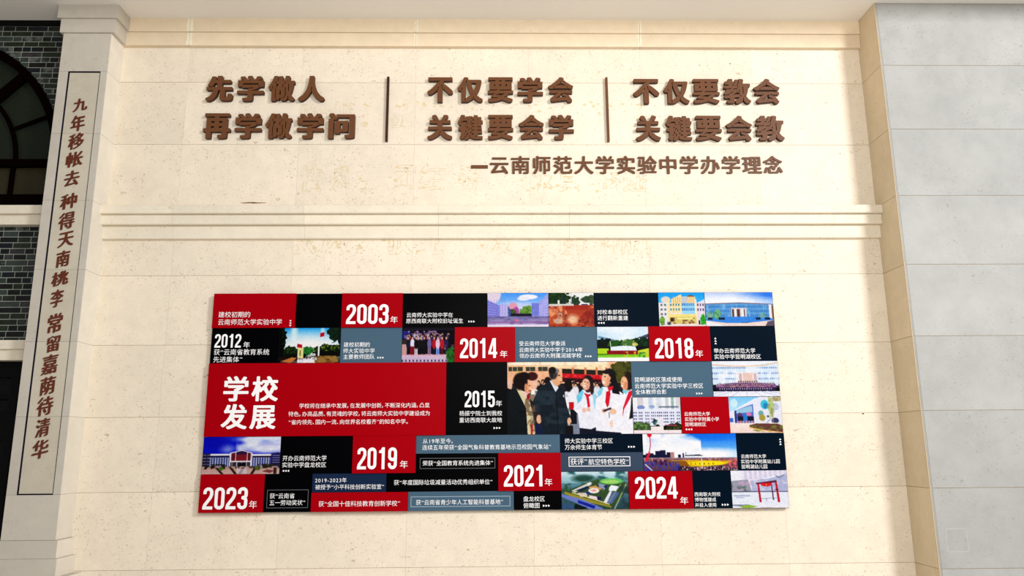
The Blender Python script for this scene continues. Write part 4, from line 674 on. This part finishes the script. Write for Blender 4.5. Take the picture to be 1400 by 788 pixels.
# ---------------------------------------------------------------- the display board
DIG = {}
def digit_loops(d):
    """condensed bold numerals, 1 high"""
    if d in DIG: return DIG[d]
    Nn = 130; w, t = .44, .145; h = t/2; Y, X = np.mgrid[0:int(1.3*Nn), 0:int(.8*Nn)]; X = (X+.5)/Nn-.15; Y = (Y+.5)/Nn-.15; F = np.zeros(X.shape, bool)
    def seg(a, b, hw=h, cap=True):
        nonlocal F
        dx, dy = b[0]-a[0], b[1]-a[1]; L = dx*dx+dy*dy; u = ((X-a[0])*dx+(Y-a[1])*dy)/L
        uc = np.clip(u, 0, 1); dd = np.hypot(X-a[0]-uc*dx, Y-a[1]-uc*dy) < hw
        F |= dd if cap else dd & (u >= 0) & (u <= 1)
    def arc(cx, cy, rx, ry, a0, a1):
        P = [(cx+rx*math.cos(math.radians(a)), cy+ry*math.sin(math.radians(a))) for a in np.linspace(a0, a1, 14)]
        for a, b in zip(P[:-1], P[1:]): seg(a, b)
    l, r = h, w-h; c = w/2; R = c-h; top = 1-h; bot = h
    def loop(y0, y1): arc(c, y1-R, R, R, 0, 180); arc(c, y0+R, R, R, 180, 360); seg((l, y0+R), (l, y1-R)); seg((r, y0+R), (r, y1-R))
    if d == '0': loop(bot, top)
    if d == '1': seg((.27, 0), (.27, 1), h, False); seg((.06, .80), (.25, .80), .055, False); seg((.16, .815), (.25, .95), .06)
    if d == '2': arc(c, top-R, R, R, 0, 180); seg((l, top-R), (l, .70), h, False); seg((r, top-R), (r, .66)); seg((r, .66), (r-.05, .52)); seg((r-.05, .52), (l+.02, .2)); seg((l+.02, .2), (l, .08), h); seg((0, bot), (w, bot), h, False)
    if d == '3': arc(c, top-R, R, R, 0, 180); seg((l, top-R), (l, .70), h, False); seg((r, top-R), (r, .64)); arc(c+.02, .64, R-.02, .11, 270, 360); arc(c+.02, .40, R-.02, .11, 0, 90); seg((r, .40), (r, bot+R)); arc(c, bot+R, R, R, 180, 360); seg((l, bot+R), (l, .30), h, False); seg((.17, .52), (.25, .52), h*.9, False)
    if d == '4': seg((.33, 0), (.33, 1), h, False); seg((.27, .95), (.06, .30), .06); seg((0, .25), (w+.03, .25), .062, False)
    if d == '5': seg((.03, top), (w-.02, top), h, False); seg((l+.01, .45), (l+.01, 1), h, False); arc(c, .62-R, R, R, 0, 150); seg((r, .62-R), (r, bot+R)); arc(c, bot+R, R, R, 180, 360); seg((l, bot+R), (l, .30), h, False)
    if d == '8': loop(.50, top); loop(bot, .52)
    if d == '9': loop(.44, top); seg((r, .6), (r, bot+R)); arc(c, bot+R, R, R, 180, 360); seg((l, bot+R), (l, .28), h, False)
    B = blur(np.where((Y > -.0) & (Y < 1.0), F, 0), 1)
    DIG[d] = [simplify(q, .3)/Nn-[.15, .15] for q in contours(B)]; return DIG[d]
def fit(L, x0, x1, z0, z1, uniform=False):
    lo = np.min([l.min(0) for l in L], 0); hi = np.max([l.max(0) for l in L], 0); s = np.array([x1-x0, z1-z0])/(hi-lo)
    if uniform: s = np.array([s[0], s[0]*1.0])
    return [(l-(lo+hi)/2)*s+[(x0+x1)/2, (z0+z1)/2] for l in L]
bd = empty('display_board', (.72, 0, 1.04), label='wide school history board of red, black and blue panels with pictures', cat='display board'); ORG = Vector((.72, 0, 1.04))
def shifted(b, *, org): b.v = [(x-org.x, y-org.y, z-org.z) for x, y, z in b.v]; return b
c0_, c1_ = -1.66, 3.107
Z = [2.83, 2.534, 2.237, 1.937, 1.637, 1.490, 1.337, 1.189, 1.038]
PANELS = [  # key, colour, x0, x1, z top, z bottom, label, picture
 ('founding', 'red', c0_, -.967, 0, 1, 'red panel reading 建校初期的云南师范大学实验中学', None), (None, 'black', -.967, -.579, 0, 1, 'plain black panel', None), ('y2003', 'red', -.579, -.065, 0, 1, 'red year panel reading 2003年', None),
 ('born', 'black', -.065, .654, 0, 1, 'black panel with two lines of white text and three arrows', None), (None, 'photo', .654, 1.176, 0, 1, 'picture of a courtyard between bluish buildings', pic_court), (None, 'photo', 1.176, 1.564, 0, 1, 'picture of a red earth building pit', pic_earth),
 ('rebuild', 'navy', 1.564, 2.117, 0, 1, 'navy panel reading 对校本部校区进行翻新重建', None), (None, 'photo', 2.117, 2.516, 0, 1, 'picture of a cream and yellow school building', pic_yellow), (None, 'photo', 2.516, c1_, 0, 1, 'picture of a long blue glass-fronted building', pic_glass),
 ('y2012', 'black', c0_, -1.093, 1, 2, 'black panel headed 2012年', None), (None, 'photo', -1.093, -.579, 1, 2, 'picture of two red flags over a sunny square', pic_flags), ('team', 'steel', -.579, -.065, 1, 2, 'slate blue panel reading 建校初期的师大实验中学主要教师团队', None), (None, 'photo', -.065, .379, 1, 2, 'group picture of teachers before a dark hall', pic_group),
 ('y2014', 'red', .379, .889, 1, 2, 'red year panel reading 2014年', None), ('city', 'steel', .889, 1.582, 1, 2, 'slate blue panel with three lines of white text', None), (None, 'photo', 1.582, 2.021, 1, 2, 'picture of a white and red plinth on a lawn', pic_lawn), ('y2018', 'red', 2.021, 2.543, 1, 2, 'red year panel reading 2018年', None), ('lake', 'navy', 2.543, c1_, 1, 2, 'navy panel reading 举办云南师范大学实验中学昆明湖校区', None),
 ('title', 'red', c0_, .311, 2, 4, 'large red title panel reading 学校发展', None), ('y2015', 'black', .311, .819, 2, 4, 'black panel headed 2015年', None), (None, 'photo', .819, 1.862, 2, 4, 'large picture of two elders talking with pupils in red scarves', pic_people), ('campus', 'steel', 1.862, 2.543, 2, 3, 'slate blue panel reading 昆明湖校区落成使用', None), (None, 'photo', 2.543, c1_, 2, 3, 'picture of a long staff group before a curved building', pic_campus),
 (None, 'photo', 1.862, 2.263, 3, 4, 'picture of a low white school block with shrubs', pic_lowrise), ('primary', 'red', 2.263, 2.665, 3, 4, 'red panel reading 云南师范大学实验中学附属小学昆明湖校区', None), (None, 'photo', 2.665, c1_, 3, 4, 'picture of a white building with round coloured windows', pic_art),
 (None, 'photo', c0_, -1.032, 4, 6, 'picture of a pillared building under deep blue sky', pic_bluesky), ('panlong', 'black', -1.032, -.445, 4, 6, 'black panel reading 开办云南师范大学实验中学盘龙校区', None), ('y2019', 'red', -.445, .07, 4, 6, 'red year panel reading 2019年', None), ('weather', 'steel', .07, 1.25, 4, 5, 'long slate blue strip about a weather station', None), ('honour', 'black', .07, .742, 5, 6, 'black panel with a thin outlined line of text', None), ('y2021', 'red', .742, 1.254, 5, 7, 'red year panel reading 2021年', None),
 ('sports', 'navy', 1.25, 1.932, 4, 5, 'navy strip reading 师大实验中学三校区万余师生体育节', None), ('aviation', 'slate', 1.254, 1.932, 5, 6, 'slate strip with a bright outlined line of text', None), (None, 'photo', 1.932, 2.709, 4, 6, 'picture of a stadium crowd under a red balloon', pic_stadium), ('nursery', 'navy', 2.709, 3.112, 4, 6, 'navy panel with three lines of text and upward arrows', None),
 ('y2023', 'red', c0_, -1.146, 6, 8, 'red year panel reading 2023年', None), ('labour', 'black', -1.146, -.764, 6, 8, 'black panel with a thin outlined award text', None), ('science', 'deep', -.764, -.166, 6, 7, 'deep blue strip headed 2019-2023年', None), ('waste', 'black', -.166, .742, 6, 7, 'black strip with one long line of text', None), ('top10', 'red', -.764, .013, 7, 8, 'red strip reading 获全国十佳科技教育创新学校', None), ('youth', 'steel', .013, .867, 7, 8, 'slate blue strip with outlined award text', None), ('birdseye', 'black', .867, 1.254, 7, 8, 'black panel reading 盘龙校区俯瞰图', None),
 (None, 'photo', 1.254, 1.803, 6, 8, 'picture of a campus seen from the air', pic_aerial), ('y2024', 'red', 1.803, 2.326, 6, 8, 'red year panel reading 2024年', None), ('museum', 'navy', 2.326, 2.644, 6, 8, 'navy panel reading 西南联大附校博物馆建成并投入使用', None), (None, 'photo', 2.644, 3.109, 6, 8, 'picture of a red swing frame in a pale yard', pic_frame)]
YB = -.045
def outline_box(x0, x1, z0, z1, y, w, m, parent):
    b = MB()
    for q in ((x0, x1, z1-w, z1), (x0, x1, z0, z0+w), (x0, x0+w, z0+w, z1-w), (x1-w, x1, z0+w, z1-w)): b.box(q[0], q[1], y-.0004, y+.0004, q[2], q[3])
    return shifted(b, org=ORG).build('outline', m, parent)
M['dimline'] = mat('dim_line', srgb(90, 90, 96), .5, .3); M['midline'] = mat('soft_line', srgb(140, 160, 176), .5, .3)
fr = shifted(MB().box(c0_+.02, 3.09, -.02, -.0005, 1.06, 2.81), org=ORG).build('backing_frame', M['black'], bd)
for n_, (key, colr, x0, x1, a, b, lab, fn) in enumerate(PANELS):
    y = YB-(.014 if colr == 'red' else .004 if fn else 0)
    pn = shifted(MB().box(x0+.0006, x1-.0006, y, -.0205, Z[b]+.0006, Z[a]-.0006), org=ORG).build('picture_panel' if fn else 'panel', PM[colr], bd, label=lab)
    if fn:
        o = print_mesh('picture_print', x0+.002, x1-.002, Z[b]+.002, Z[a]-.002, y-.0008, fn, M['print'], pn, n_+5); o.location = -ORG
    for s, tx0, tx1, tz0, tz1 in TEXTS.get(key, []) if key else []:
        if s[0] == '[':
            outline_box(tx0, tx1, tz0, tz1, y-.0006, .004 if s == '[dim' else .0055, M['dimline' if s == '[dim' else 'midline' if s == '[mid' else 'white'], pn); continue
        if set(s) <= set('<>v^'):
            L = []; cz, cxx = (tz0+tz1)/2, (tx0+tx1)/2
            for i in range(3):
                if s[0] in '<>':
                    p_ = (tx1-tx0)/3; xx = tx0+p_*i; h_ = .0095; L.append(np.array([(xx, cz-h_), (xx+p_*.72, cz), (xx, cz+h_)]) if s[0] == '>' else np.array([(xx+p_*.72, cz-h_), (xx+p_*.72, cz+h_), (xx, cz)]))
                else:
                    p_ = (tz1-tz0)/3; zz = tz0+p_*i; h_ = .0095; L.append(np.array([(cxx-h_, zz), (cxx+h_, zz), (cxx, zz+p_*.7)]) if s[0] == '^' else np.array([(cxx-h_, zz+p_*.7), (cxx, zz), (cxx+h_, zz+p_*.7)]))
            nm = 'arrow_marks'
        elif s[0] == '#': L = fit([q+[i*.51, 0] for i, d in enumerate(s[1:]) for q in digit_loops(d)], tx0, tx1, tz0, tz1); nm = 'year_number'
        elif s[0] == '*': L = fit([l+[.09*(l[:, 0].mean() > 1), 0] for l in line_loops(s[1:], 'bold')], tx0, tx1, tz0, tz1); nm = 'title_lettering'
        else: L = fit(line_loops(s), tx0, tx1, tz0, tz1, len(s) > 2); nm = 'lettering'
        L = [l-[ORG.x, 0] for l in L]
        me = loops_mesh([l-[0, ORG.z] for l in L])
        o = link(nm, me, M['white'], pn); o.location = (0, y-.0009, 0); o.rotation_euler = (math.pi/2, 0, 0)
